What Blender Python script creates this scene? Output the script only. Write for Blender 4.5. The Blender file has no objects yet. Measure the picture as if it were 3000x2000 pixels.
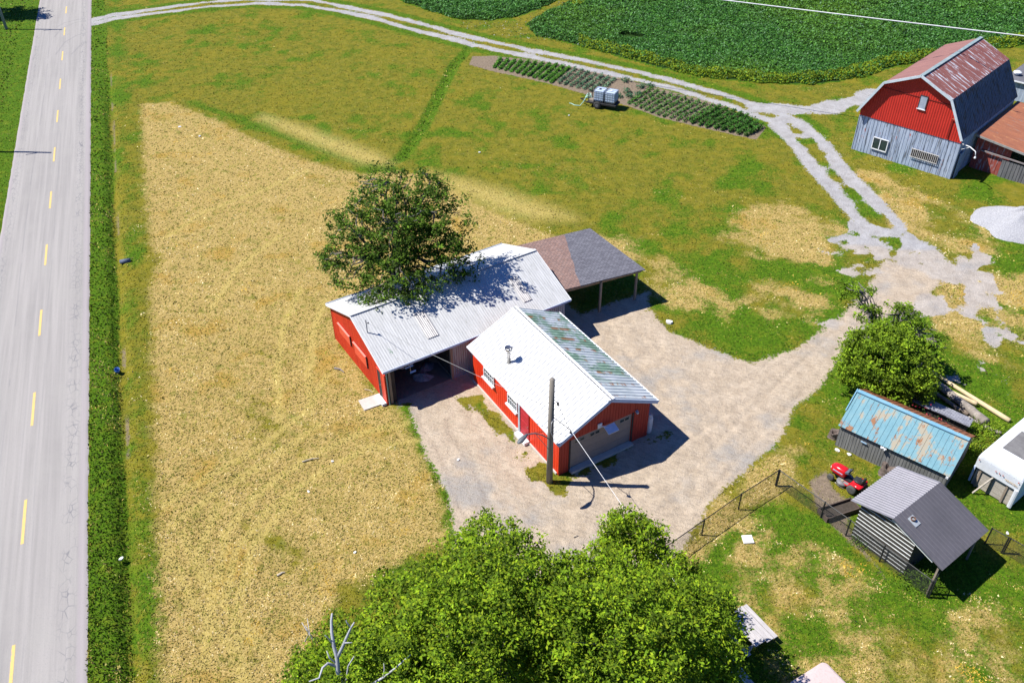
import bpy, math, random
import numpy as np
from mathutils import Vector, Matrix
random.seed(7); RNG = np.random.default_rng(11)
SC = bpy.context.scene; COL = SC.collection; R = math.radians

# ------------------------------------------------------------------ camera
FPX, PITCH, ROLL, CAMH = 2545.64, 0.654915, -0.012707, 33.2797
_c, _s = math.cos(PITCH), math.sin(PITCH)
FW = np.array([0, _c, -_s]); _up = np.array([0, _s, _c]); _rt = np.array([1., 0, 0])
RT = math.cos(ROLL)*_rt + math.sin(ROLL)*_up; UP = -math.sin(ROLL)*_rt + math.cos(ROLL)*_up
CAM = np.array([0, 0, CAMH])
cd = bpy.data.cameras.new('camera'); cam = bpy.data.objects.new('camera', cd); COL.objects.link(cam)
cd.sensor_width = 36; cd.lens = 36*FPX/3000; cd.clip_end = 6000; cd.clip_start = .5
cam.matrix_world = Matrix(((RT[0], UP[0], -FW[0], 0), (RT[1], UP[1], -FW[1], 0), (RT[2], UP[2], -FW[2], CAMH), (0, 0, 0, 1)))
SC.camera = cam
# ------------------------------------------------------------------ light
SUND = np.array([0.7157, -0.0576, -1.0]); SUND = SUND/np.linalg.norm(SUND)
w = bpy.data.worlds.new('World'); SC.world = w; w.use_nodes = True
nt = w.node_tree; nt.nodes.clear()
sky = nt.nodes.new('ShaderNodeTexSky'); sky.sky_type = 'NISHITA'; sky.sun_disc = False
sky.sun_elevation = math.asin(-SUND[2]); sky.sun_rotation = math.atan2(-SUND[0], -SUND[1])
sky.air_density = 1.0; sky.dust_density = .0; sky.ozone_density = 6.0
bg = nt.nodes.new('ShaderNodeBackground'); bg.inputs[1].default_value = 0.06
wo = nt.nodes.new('ShaderNodeOutputWorld')
tint = nt.nodes.new('ShaderNodeMix'); tint.data_type = 'RGBA'; tint.blend_type = 'MULTIPLY'; tint.inputs[0].default_value = 1; tint.inputs[7].default_value = (.50, .80, 1.35, 1)   # added tint on the skylight, so shadows turn bluer
nt.links.new(sky.outputs[0], tint.inputs[6]); nt.links.new(tint.outputs[2], bg.inputs[0]); nt.links.new(bg.outputs[0], wo.inputs[0])
ld = bpy.data.lights.new('sun', 'SUN'); ld.energy = 5.0; ld.angle = R(.5); ld.color = (1, .965, .90)
sun = bpy.data.objects.new('sun', ld); COL.objects.link(sun)
sun.rotation_euler = Vector(SUND).to_track_quat('-Z', 'Y').to_euler(); sun.location = (-40, 0, 60)
SC.view_settings.view_transform = 'Standard'; SC.view_settings.look = 'None'
SC.view_settings.exposure = 0.78; SC.view_settings.gamma = 1
SC.cycles.max_bounces = 6; SC.cycles.transparent_max_bounces = 8

def at(u, v, z=0.0):
    """point of the photograph -> point of the place at height z"""
    d = FW + RT*(u-1500)/FPX - UP*(v-1000)/FPX
    return CAM + d*(z-CAMH)/d[2]
def proj(P):
    d = P-CAM; zz = d@FW
    return 1500+FPX*(d@RT)/zz, 1000-FPX*(d@UP)/zz, zz

# ------------------------------------------------------------------ nodes
class NT:
    def __init__(s, name):
        s.m = bpy.data.materials.new(name); s.m.use_nodes = True; s.t = s.m.node_tree; s.t.nodes.clear()
        s.out = s.n('ShaderNodeOutputMaterial'); s.b = s.n('ShaderNodeBsdfPrincipled')
        s.l(s.b.outputs[0], s.out.inputs[0]); s.tc = s.n('ShaderNodeTexCoord')
        s.b.inputs['Specular IOR Level'].default_value = .25
    def n(s, t): return s.t.nodes.new(t)
    def l(s, a, b): s.t.links.new(a, b)
    def put(s, sock, v):
        if isinstance(v, (int, float)): sock.default_value = v
        elif isinstance(v, (tuple, list)): sock.default_value = (*v, 1) if len(v) == 3 and len(sock.default_value) == 4 else v
        else: s.l(v, sock)
    def vec(s, scale=(1, 1, 1), rot=(0, 0, 0), src=None, loc=(0, 0, 0)):
        o = src or s.tc.outputs['Object']
        if any(rot):
            q = s.n('ShaderNodeMapping'); s.l(o, q.inputs[0]); q.inputs['Rotation'].default_value = rot; o = q.outputs[0]
        m = s.n('ShaderNodeMapping'); s.l(o, m.inputs[0]); m.inputs['Scale'].default_value = scale; m.inputs['Location'].default_value = loc
        return m.outputs[0]
    def noise(s, sc, det=3, v=None, rough=.55, dist=0):
        n = s.n('ShaderNodeTexNoise'); s.l(v or s.tc.outputs['Object'], n.inputs['Vector'])
        n.inputs['Scale'].default_value = sc; n.inputs['Detail'].default_value = det
        n.inputs['Roughness'].default_value = rough; n.inputs['Distortion'].default_value = dist
        return n.outputs[0]
    def math(s, op, a, b=0.0, c=0.0):
        n = s.n('ShaderNodeMath'); n.operation = op; s.put(n.inputs[0], a); s.put(n.inputs[1], b); s.put(n.inputs[2], c); return n.outputs[0]
    def step(s, x, lo, hi):
        n = s.n('ShaderNodeMapRange'); n.interpolation_type = 'SMOOTHSTEP'; s.put(n.inputs[0], x)
        n.inputs[1].default_value = lo; n.inputs[2].default_value = hi; return n.outputs[0]
    def mix(s, f, a, b):
        n = s.n('ShaderNodeMix'); n.data_type = 'RGBA'; s.put(n.inputs[0], f); s.put(n.inputs[6], a); s.put(n.inputs[7], b); return n.outputs[2]
    def ramp(s, x, stops):
        n = s.n('ShaderNodeValToRGB'); s.l(x, n.inputs[0]); e = n.color_ramp.elements
        while len(e) < len(stops): e.new(.5)
        for q, (p, c) in zip(e, stops): q.position = p; q.color = (*c, 1)
        return n.outputs[0]
    def bump(s, h, dist=.02, st=1):
        n = s.n('ShaderNodeBump'); s.l(h, n.inputs['Height']); n.inputs['Distance'].default_value = dist; n.inputs['Strength'].default_value = st
        s.l(n.outputs[0], s.b.inputs['Normal'])
    def attr(s, name):
        n = s.n('ShaderNodeAttribute'); n.attribute_name = name; return n.outputs[0]
    def sep(s, c):
        n = s.n('ShaderNodeSeparateColor'); s.l(c, n.inputs[0]); return n.outputs
    def fin(s, col, rough=.8, metal=0, spec=None):
        s.put(s.b.inputs['Base Color'], col); s.put(s.b.inputs['Roughness'], rough); s.put(s.b.inputs['Metallic'], metal)
        if spec is not None: s.b.inputs['Specular IOR Level'].default_value = spec
        return s.m

_MC = {}
def M(name, c, c2=None, sc=3, rough=.75, metal=0, stretch=(1, 1, 1), spots=None, sc2=None, amt=(.35, .7), bump=0, spec=None, spots2=None):
    """procedural paint / wood / metal: two tones by noise, optional patches of another colour"""
    if name in _MC: return _MC[name]
    t = NT(name); v = t.vec(stretch)
    c2 = c2 or tuple(x*.75 for x in c)
    col = t.mix(t.step(t.noise(sc, 5, v, .65), .3, .7), c, c2)
    fine = t.noise(sc*9, 3, v)
    col = t.mix(t.math('MULTIPLY', t.step(fine, .45, .75), .35), col, tuple(x*.6 for x in c))
    if spots:
        f = t.step(t.noise(sc2 or sc, 6, v, .7), *amt); col = t.mix(f, col, spots)
    if spots2:
        c3, s3, a3, st3 = spots2
        f = t.step(t.noise(s3, 6, t.vec(st3, loc=(3, 7, 1)), .7), *a3); col = t.mix(f, col, c3)
    if bump: t.bump(fine, bump)
    _MC[name] = t.fin(col, rough, metal, spec); return _MC[name]

# ------------------------------------------------------------------ objects
def link(o): COL.objects.link(o); return o
def tag(o, label=None, cat=None, group=None, kind=None):
    if label: o['label'] = label
    if cat: o['category'] = cat
    if group: o['group'] = group
    if kind: o['kind'] = kind
    return o
def thing(name, label, cat, loc=(0, 0, 0), rz=0, group=None):
    o = link(bpy.data.objects.new(name, None)); o.location = tuple(loc); o.rotation_euler = (0, 0, rz)
    o.empty_display_size = .2
    return tag(o, label, cat, group)
def copy_tree(o, parent=None):
    c = link(o.copy())
    if parent: c.parent = parent
    for ch in list(o.children): copy_tree(ch, c)
    return c

class MB:
    def __init__(s): s.v = []; s.f = []
    def add(s, vs, fs):
        k = len(s.v); s.v += [tuple(map(float, x)) for x in vs]; s.f += [tuple(i+k for i in q) for q in fs]; return s
    def box(s, c, d, rz=0, ry=0, rx=0):
        m = Matrix.Rotation(rz, 3, 'Z') @ Matrix.Rotation(ry, 3, 'Y') @ Matrix.Rotation(rx, 3, 'X')
        vs = [Vector(c)+m @ Vector((x*d[0]/2, y*d[1]/2, z*d[2]/2)) for x in (-1, 1) for y in (-1, 1) for z in (-1, 1)]
        return s.add(vs, [(0, 1, 3, 2), (4, 6, 7, 5), (0, 4, 5, 1), (2, 3, 7, 6), (0, 2, 6, 4), (1, 5, 7, 3)])
    def bar(s, a, b, w, h):
        a, b = Vector(a), Vector(b); d = (b-a).normalized(); up = Vector((0, 0, 1))
        if abs(d.z) > .95: up = Vector((0, 1, 0))
        x = d.cross(up).normalized(); y = x.cross(d).normalized()
        vs = [p+x*(i*w/2)+y*(j*h/2) for p in (a, b) for i, j in ((-1, -1), (1, -1), (1, 1), (-1, 1))]
        return s.add(vs, [(0, 1, 2, 3), (7, 6, 5, 4), (0, 4, 5, 1), (1, 5, 6, 2), (2, 6, 7, 3), (3, 7, 4, 0)])
    def tube(s, path, r, n=8, caps=True):
        path = [Vector(tuple(p)) for p in path]; rs = r if isinstance(r, (list, tuple)) else [r]*len(path)
        vs = []; fs = []; prev = None
        for i, p in enumerate(path):
            d = (path[min(i+1, len(path)-1)]-path[max(i-1, 0)]).normalized()
            if prev is None: x = d.orthogonal().normalized()
            else: x = (prev-d*prev.dot(d)); x = x.normalized() if x.length > 1e-4 else d.orthogonal().normalized()
            prev = x; y = d.cross(x)
            for k in range(n):
                a = 2*math.pi*k/n; vs.append(p+x*math.cos(a)*rs[i]+y*math.sin(a)*rs[i])
        for i in range(len(path)-1):
            for k in range(n): fs.append((i*n+k, i*n+(k+1) % n, (i+1)*n+(k+1) % n, (i+1)*n+k))
        if caps: fs.append(tuple(range(n-1, -1, -1))); fs.append(tuple((len(path)-1)*n+k for k in range(n)))
        return s.add(vs, fs)
    def lathe(s, prof, c=(0, 0, 0), n=16, axis='z'):
        vs = []; fs = []
        for r, z in prof:
            for k in range(n):
                a = 2*math.pi*k/n; p = (r*math.cos(a), r*math.sin(a), z)
                if axis == 'y': p = (p[0], p[2], p[1])
                if axis == 'x': p = (p[2], p[0], p[1])
                vs.append((p[0]+c[0], p[1]+c[1], p[2]+c[2]))
        for i in range(len(prof)-1):
            for k in range(n): fs.append((i*n+k, i*n+(k+1) % n, (i+1)*n+(k+1) % n, (i+1)*n+k))
        fs.append(tuple(range(n))); fs.append(tuple((len(prof)-1)*n+k for k in range(n)))
        return s.add(vs, fs)
    def prism(s, poly, z0, z1):
        n = len(poly); vs = [(*p, z0) for p in poly]+[(*p, z1) for p in poly]
        return s.add(vs, [tuple(range(n-1, -1, -1)), tuple(range(n, 2*n))]+[(i, (i+1) % n, (i+1) % n+n, i+n) for i in range(n)])
    def slab(s, pts, t):
        """thick sheet hanging t below a planar polygon of 3-D points"""
        n = len(pts); vs = list(pts)+[(p[0], p[1], p[2]-t) for p in pts]
        return s.add(vs, [tuple(range(n)), tuple(range(2*n-1, n-1, -1))]+[(i, i+n, (i+1) % n+n, (i+1) % n) for i in range(n)])
    def panel(s, O, U, V, N, prof, bot, top, th=.03):
        """ribbed sheet: prof = [(s, depth)...] along U, from bot(s) to top(s) along V"""
        O, U, V, N = map(Vector, (O, U, V, N)); k = len(prof); vs = []
        for x, d in prof:
            b, t = bot(x), top(x)
            vs += [O+U*x+V*b+N*d, O+U*x+V*t+N*d, O+U*x+V*b-N*th, O+U*x+V*t-N*th]
        fs = []
        for i in range(k-1):
            a, b = 4*i, 4*i+4
            fs += [(a, b, b+1, a+1), (a+2, a+3, b+3, b+2), (a, a+2, b+2, b), (a+1, b+1, b+3, a+3)]
        fs += [(0, 1, 3, 2), (4*k-4, 4*k-2, 4*k-1, 4*k-3)]
        return s.add(vs, fs)
    def build(s, name, mat, parent=None, smooth=False):
        me = bpy.data.meshes.new(name); me.from_pydata(s.v, [], s.f); me.validate()
        me.materials.append(mat)
        import bmesh
        b = bmesh.new(); b.from_mesh(me); bmesh.ops.recalc_face_normals(b, faces=b.faces); b.to_mesh(me); b.free()
        if smooth: me.polygons.foreach_set('use_smooth', [True]*len(me.polygons))
        o = link(bpy.data.objects.new(name, me))
        if parent: o.parent = parent
        return o
def ribs(L, p=.3, h=.025, w=.05):
    out = [(0, 0)]; x = p*.5
    while x < L-.06:
        out += [(x-w*.6, 0), (x-w*.3, h), (x+w*.3, h), (x+w*.6, 0)]; x += p
    return out+[(L, 0)]
def corr(L, p=.16, h=.02):
    n = max(2, int(L/p*4)); return [(L*i/n, h*(.5-.5*math.cos(2*math.pi*i/4))) for i in range(n+1)]
def boards(L, p=.2, g=.012, d=.015, jit=0):
    out = [(0, 0)]; x = p
    while x < L-.05:
        out += [(x-g, 0), (x-g+.004, -d), (x+g-.004, -d), (x+g, 0)]; x += p*(1+random.uniform(-jit, jit))
    return out+[(L, 0)]
def const(a): return lambda x: a
def addx(prof, x):
    d = 0
    for i in range(len(prof)-1):
        if prof[i][0] < x < prof[i+1][0]:
            a, b = prof[i], prof[i+1]; d = a[1]+(b[1]-a[1])*(x-a[0])/(b[0]-a[0]); return prof[:i+1]+[(x, d)]+prof[i+1:]
    return prof

def npmesh(name, V, F, mat, col=None, kind=None, parent=None):
    """fast mesh: V (n,3), F (m,k)"""
    me = bpy.data.meshes.new(name); n, k = F.shape
    me.vertices.add(len(V)); me.vertices.foreach_set('co', V.astype(np.float32).ravel())
    me.loops.add(n*k); me.loops.foreach_set('vertex_index', F.astype(np.int32).ravel())
    me.polygons.add(n); me.polygons.foreach_set('loop_start', np.arange(0, n*k, k, dtype=np.int32))
    me.polygons.foreach_set('loop_total', np.full(n, k, dtype=np.int32))
    me.update(calc_edges=True)
    if col is not None:
        for nm, c in col.items():
            a = me.attributes.new(nm, 'FLOAT_COLOR', 'POINT'); cc = np.ones((len(V), 4), np.float32); cc[:, :3] = c
            a.data.foreach_set('color', cc.ravel())
    me.materials.append(mat); o = link(bpy.data.objects.new(name, me))
    if kind: o['kind'] = kind
    if parent: o.parent = parent
    return o

# ------------------------------------------------------------------ ground zones (outlines of the real patches on the ground)
RB = np.array([-21.8313, 22.1121]); RA = -.3581
RD = np.array([math.sin(RA), math.cos(RA)]); RN = np.array([RD[1], -RD[0]])
def roadxy(off, al): return RB+RN*off+RD*al
def G(pts): return np.array([at(*p)[:2] for p in pts])
def sdpoly(P, poly):
    d = np.full(len(P), 1e9); ins = np.zeros(len(P), bool); n = len(poly)
    for i in range(n):
        a, b = poly[i], poly[(i+1) % n]; e = b-a; w_ = P-a
        t = np.clip((w_@e)/(e@e+1e-9), 0, 1); q = w_-np.outer(t, e); d = np.minimum(d, (q**2).sum(1))
        c1 = (a[1] <= P[:, 1]) & (b[1] > P[:, 1]); c2 = (a[1] > P[:, 1]) & (b[1] <= P[:, 1])
        s = e[0]*w_[:, 1]-e[1]*w_[:, 0]
        ins ^= (c1 & (s > 0)) | (c2 & (s < 0))
    d = np.sqrt(d); return np.where(ins, d, -d)
def dline(P, line):
    d = np.full(len(P), 1e9)
    for a, b in zip(line[:-1], line[1:]):
        e = b-a; w_ = P-a; t = np.clip((w_@e)/(e@e+1e-9), 0, 1); q = w_-np.outer(t, e); d = np.minimum(d, (q**2).sum(1))
    return np.sqrt(d)
def smooth(x, a, b): t = np.clip((x-a)/(b-a), 0, 1); return t*t*(3-2*t)
def vnoise(P, sc, seed=0):
    x, y = P[:, 0]*sc+seed*17.3, P[:, 1]*sc+seed*5.1; xi, yi = np.floor(x), np.floor(y); fx, fy = x-xi, y-yi
    def h(i, j): v = np.sin(i*127.1+j*311.7+seed*74.7)*43758.5453; return v-np.floor(v)
    u, v = fx*fx*(3-2*fx), fy*fy*(3-2*fy)
    return (h(xi, yi)*(1-u)+h(xi+1, yi)*u)*(1-v)+(h(xi, yi+1)*(1-u)+h(xi+1, yi+1)*u)*v
def fbm(P, sc, seed=0): return (vnoise(P, sc, seed)+.5*vnoise(P, sc*2.1, seed+1)+.25*vnoise(P, sc*4.3, seed+2))/1.75

Z_STRAW = G([(413, 303), (500, 300), (620, 345), (760, 415), (900, 470), (1060, 512), (1150, 500), (1280, 520), (1400, 600), (1520, 650), (1620, 690), (1640, 720), (1560, 740), (1000, 900), (1000, 1010), (1120, 1175), (1180, 1215), (1215, 1300), (1290, 1430), (1310, 1590), (1000, 1720), (880, 1950), (850, 2250), (485, 2250), (470, 1950), (458, 1500), (450, 1200), (440, 900), (437, 830), (470, 760), (440, 720), (428, 600), (420, 500)])
Z_YARD = G([(1760, 985), (1830, 930), (1910, 905), (1925, 935), (1960, 970), (2060, 1010), (2200, 1062), (2330, 1020), (2450, 940), (2520, 870), (2590, 760), (2720, 790), (2760, 830), (2680, 900), (2560, 940), (2480, 1010), (2440, 1080), (2400, 1140), (2330, 1190), (2290, 1290), (2230, 1340), (2180, 1390), (2110, 1440), (2050, 1530), (2010, 1600), (1900, 1800), (1400, 1800), (1330, 1640), (1325, 1520), (1310, 1440), (1250, 1340), (1212, 1240), (1195, 1185), (1180, 1130), (1300, 1040), (1400, 1100), (1660, 900)])
Z_YARD2 = G([(1170, 1190), (1100, 1120), (1300, 900), (1600, 830), (1700, 920), (1900, 850), (1905, 905), (1800, 1000)])
Z_WORN = G([(2480, 700), (2560, 660), (2660, 680), (2760, 720), (2900, 760), (2960, 850), (2900, 900), (2950, 1000), (2880, 1010), (2800, 900), (2700, 960), (2600, 960), (2500, 960), (2470, 900), (2500, 860), (2560, 830), (2520, 790), (2420, 760), (2400, 740)])
Z_WORN2 = G([(2840, 1110), (2900, 1130), (2960, 1190), (3020, 1230), (3100, 1260), (3100, 1200), (3000, 1150), (2930, 1080)])
L_LANE = G([(200, 78), (274, 64), (330, 50), (450, 34), (600, 14), (750, 4), (900, 8), (1000, 26), (1100, 46), (1250, 86), (1400, 124), (1550, 156), (1700, 186), (1850, 218), (2000, 255), (2150, 300), (2230, 330), (2290, 350), (2340, 385)])
L_LANE2 = G([(2310, 365), (2370, 420), (2430, 500), (2500, 570), (2580, 660)])
L_BRANCH = G([(2230, 315), (2330, 320), (2420, 318), (2500, 300), (2570, 275)])
Z_CROP = G([(1541, 70), (1600, 40), (1690, 0), (1840, -60), (2100, -200), (2400, -380), (3400, -380), (3600, 100), (3200, 115), (3000, 132), (2950, 140), (2850, 150), (2720, 182), (2640, 190), (2560, 215), (2450, 240), (2380, 246), (2300, 246), (2200, 240), (2050, 226), (1950, 202), (1850, 176), (1750, 146), (1650, 122), (1580, 106)])
Z_CROP2 = G([(1170, 0), (1257, 30), (1356, 60), (1440, 58), (1500, 52), (1541, 42), (1640, 0), (1760, -60), (2000, -200), (2200, -380), (600, -380), (1000, -60)])
Z_GARDEN = G([(1385, 165), (1450, 165), (1640, 185), (1850, 238), (2100, 305), (2245, 372), (2215, 410), (2060, 375), (1935, 345), (1845, 312), (1780, 295), (1600, 243), (1440, 208), (1375, 190)])
Z_TAN1 = G([(770, 335), (870, 365), (1000, 410), (1110, 450), (1150, 480), (1060, 480), (960, 440), (860, 395), (760, 350)])
Z_TAN2 = G([(1250, 505), (1340, 522), (1480, 560), (1620, 610), (1680, 640), (1560, 645), (1450, 615), (1330, 560)])
Z_DRYR = G([(2150, 640), (2300, 600), (2440, 650), (2500, 720), (2400, 770), (2250, 760), (2100, 700)])
Z_DRYR2 = G([(2180, 880), (2300, 800), (2420, 830), (2430, 900), (2350, 940), (2230, 930)])
Z_DRYR3 = G([(1690, 700), (1880, 690), (2000, 800), (2150, 900), (2000, 900), (1900, 850), (1840, 770)])
Z_DRYR4 = G([(2520, 500), (2680, 560), (2850, 640), (2920, 720), (2800, 740), (2650, 690), (2560, 600)])
Z_DRYR5 = G([(2800, 780), (3050, 800), (3100, 1100), (2900, 1080), (2750, 960)])
Z_DRYF = G([(2440, 1240), (2230, 1380), (2060, 1530), (2020, 1610), (2080, 1570), (2280, 1440), (2330, 1330)])
Z_LAWN = G([(2040, 1600), (2280, 1450), (2420, 1520), (2700, 1750), (2900, 1640), (3300, 1700), (3300, 2300), (1800, 2300)])
Z_SIDE = G([(1345, 1165), (1400, 1165), (1440, 1190), (1500, 1240), (1560, 1320), (1640, 1385), (1720, 1395), (1650, 1440), (1600, 1438), (1560, 1390), (1500, 1310), (1440, 1260), (1380, 1200)])
Z_SHADEG = G([(1640, 1390), (1900, 1260), (1960, 1270), (1930, 1300), (1850, 1330), (1720, 1400)])
Z_MUD = G([(2370, 1410), (2420, 1380), (2440, 1430), (2500, 1480), (2480, 1540), (2540, 1620), (2600, 1700), (2560, 1650), (2440, 1540), (2390, 1480)])
L_DITCH2 = G([(1385, 130), (1330, 190), (1290, 270), (1240, 370), (1180, 460), (1090, 505)])
L_DITCH3 = G([(1090, 505), (960, 575), (860, 630), (740, 690), (640, 735), (540, 750), (440, 765), (365, 768)])
L_BAND = G([(560, 300), (700, 350), (860, 410), (1000, 460), (1120, 495)])
L_EDGE = G([(1210, 1200), (1270, 1330), (1330, 1450), (1330, 1580)])

_e = at(1130, 480)-at(560, 300); _e = _e[:2]/np.hypot(*_e[:2]); _en = np.array([-_e[1], _e[0]])
def stripe(P):
    a, b = P@_e, P@_en
    return .6*vnoise(np.stack([a*.10, b*.9], 1), 1, 61)+.4*vnoise(np.stack([a*.25, b*2.2], 1), 1, 62)
def zones(P):
    """g gravel, d dry straw, l lush, t tan, w whiteness of gravel, s bare soil; all about -3..3 metres or 0..1"""
    off = (P-RB)@RN; al = (P-RB)@RD
    g = np.maximum(sdpoly(P, Z_YARD), sdpoly(P, Z_YARD2))
    dl = dline(P, L_LANE); lane = 1.5-dl+(fbm(P, .7, 14)-.5)*.5
    lane = np.minimum(lane, np.abs(dl)-.42*smooth(P[:, 0], -52, -40)*(fbm(P, .3, 4)*2.0))    # grass crown between the wheel tracks
    d2 = dline(P, L_LANE2); lane2 = np.minimum(1.9-d2, (np.abs(d2)-.35)+(fbm(P, .5, 9)-.5)*1.6)
    br = 1.5-dline(P, L_BRANCH)+(fbm(P, .5, 12)-.6)*2.0
    worn = np.maximum(sdpoly(P, Z_WORN), sdpoly(P, Z_WORN2))
    worn = np.minimum(worn, 1.2)*.6+(fbm(P, .5, 7)-.60)*3.6+(fbm(P, 1.3, 8)-.5)*2.2
    g = np.where(np.abs(sdpoly(P, Z_YARD)) > -99, g, g)
    g2 = np.maximum.reduce([lane, lane2, br, np.minimum(worn, 1)])
    wht = smooth(np.maximum(np.maximum(lane, lane2), br)-g, -.3, .6)*.9+.0; wht = np.maximum(wht, .45*smooth(worn-g, -.2, .5)); g = np.maximum(g, g2)
    side = sdpoly(P, Z_SIDE); g = np.where(side > -.4, np.minimum(g, -side*1.0+(fbm(P, .9, 3)-.42)*2.6), g)
    sh = sdpoly(P, Z_SHADEG); g = np.where(sh > -.4, np.minimum(g, -sh*.6+(fbm(P, .9, 5)-.42)*2.2), g)
    d = sdpoly(P, Z_STRAW)
    d = np.where(d > -.2, np.minimum(d, .7)+(stripe(P)-.5)*1.5*smooth(d, .2, 1.6)+(fbm(P, .13, 66)-.42)*1.3*smooth(d, .2, 2), d); d = np.clip(d, -3, 3)
    path3 = dline(P, L_DITCH3)
    for Z, k in ((Z_DRYR, .1), (Z_DRYR2, .1), (Z_DRYR3, .15), (Z_DRYR4, .1), (Z_DRYR5, .25), (Z_DRYF, .5)):
        d = np.maximum(d, np.clip(sdpoly(P, Z), -3, k)*.8+(fbm(P, .35, 21)-.5)*2.6+(stripe(P)-.5)*1.2)
    t = np.maximum(smooth(sdpoly(P, Z_TAN1), -1.2, 1.3), smooth(sdpoly(P, Z_TAN2), -1.5, 1.6))
    lane_v = (off > 2.9) & (off < 4.9+0*al)
    verge = np.minimum(off-2.9, 4.75+.12*np.sin(al*.3)-off)*1.5
    vergeL = np.minimum(-off-3.2, 30+off)
    l = np.maximum(np.clip(verge, -1, 1), np.clip(vergeL, -1, .55+0*off))
    l = np.maximum(l, .75-dline(P, L_DITCH2)*1.0)
    l = np.maximum(l, np.clip(sdpoly(P, Z_LAWN)*.5, -1, .2)+(fbm(P, .45, 31)-.5)*1.1)
    lr = smooth(P[:, 0], 14, 20)*smooth(-P[:, 1], -75, -40)
    l = np.maximum(l, lr*.5-.25+(fbm(P, .4, 33)-.5)*1.6)
    lw = smooth(sdpoly(P, Z_LAWN), -1, 1.5); d = np.maximum(d, np.where(lw > 0, (fbm(P, .33, 34)-.60)*3.2*lw-(1-lw)*3, -3)+(fbm(P, 1.2, 36)-.5)*.8)
    lm = smooth(sdpoly(P, G([(1690, 690), (2000, 640), (2250, 740), (2500, 880), (2250, 1060), (1920, 930)])), -2, 2)
    l = np.maximum(l, lm*.4-.25+(fbm(P, .45, 35)-.5)*1.5)
    l = np.maximum(l, .55-dline(P, L_EDGE)*.55)
    l = np.maximum(l, .45-np.abs(dline(P, L_LANE)-2.2)*.6)
    l = np.maximum(l, .3-np.abs(dline(P, L_BAND))*.5)
    strip = np.minimum(off-5.0, 6.7-off); l = np.maximum(l, np.clip(strip, -1, 1)*.25+(fbm(P, .3, 37)-.5)*1.2*(strip > -.3)-.1)
    l = np.where(d > .6, np.minimum(l, -.2), l)
    l = np.where(np.maximum(sdpoly(P, Z_CROP), sdpoly(P, Z_CROP2)) > 0, 4.0, l)
    s = np.clip(.5-path3*1.0, 0, 1)*.7*(fbm(P, .6, 41) > .42)
    s = np.maximum(s, smooth(sdpoly(P, Z_MUD), -.5, .5)*.9); s = np.maximum(s, smooth(sdpoly(P, Z_GARDEN), -.3, .3))
    s = np.maximum(s, smooth(.35-np.abs(off-4.95), 0, .3)*.5*smooth(fbm(P, .3, 43), .4, .6)*(al < 75))
    tr = np.zeros(len(P))
    for T in TRK: tr = np.maximum(tr, 1-np.clip(np.abs(dline(P, T))/.32, 0, 1))
    t = np.maximum(t, np.clip(tr*1.4, 0, .85)*(d > -.5))
    b = np.maximum(sdpoly(P, Z_CROP), sdpoly(P, Z_CROP2))
    return dict(g=g, d=d, l=l, t=t, w=wht, s=s, c=b, off=off, al=al)
def height(P, z=None):
    off = (P-RB)@RN; al = (P-RB)@RD
    h = -.32*np.exp(-((off-4.75)/.45)**2)*smooth(-al, -80, -60)          # roadside ditch
    h += -.12*np.exp(-(dline(P, L_DITCH2)/.4)**2)
    h += .05*smooth(off, 5.2, 7)*0
    h += (vnoise(P, 3.1, 1)-.5)*.05*smooth(off, 3.1, 3.6)+(vnoise(P, 1.1, 2)-.5)*.05*smooth(off, 3.1, 4)
    return h

# tyre tracks and mower lines: pale arcs (centre lines on the ground)
TRK = [G(p) for p in (
    [(640, 1700), (660, 1560), (760, 1440), (900, 1340), (1050, 1270), (1190, 1240)], [(660, 1750), (690, 1610), (790, 1490), (930, 1390), (1080, 1310), (1220, 1290)],
    [(820, 1230), (810, 1100), (830, 950), (880, 850)], [(910, 1210), (905, 1080), (920, 960), (950, 880)],
    [(480, 1600), (560, 1750), (680, 1900), (760, 2050)], [(530, 1560), (610, 1720), (740, 1860), (840, 2000)],
    [(600, 1950), (620, 1750), (580, 1620), (640, 1480)], [(700, 2000), (690, 1800), (740, 1600), (860, 1460)], [(480, 700), (600, 620), (760, 560), (900, 500)], [(620, 900), (700, 780), (820, 690)], [(480, 1480), (600, 1400), (760, 1310), (900, 1200), (960, 1100)], [(500, 1540), (640, 1440), (800, 1340), (940, 1240)])]

YTRK = [G(p) for p in ([(1740, 950), (1850, 1010), (1960, 1120), (2080, 1230), (2150, 1330)], [(1800, 920), (1880, 1040), (2020, 1110), (2200, 1150), (2380, 1050), (2480, 960)],
    [(2470, 990), (2300, 1150), (2150, 1300), (2020, 1450), (1800, 1560)], [(1700, 960), (1760, 1010), (1900, 1020)], [(2440, 930), (2250, 1110), (2100, 1190), (2000, 1260)],
    [(1270, 1230), (1340, 1330), (1380, 1450), (1450, 1560), (1600, 1600)], [(1350, 1240), (1440, 1380), (1600, 1500), (1800, 1520), (2000, 1420)])]

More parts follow.
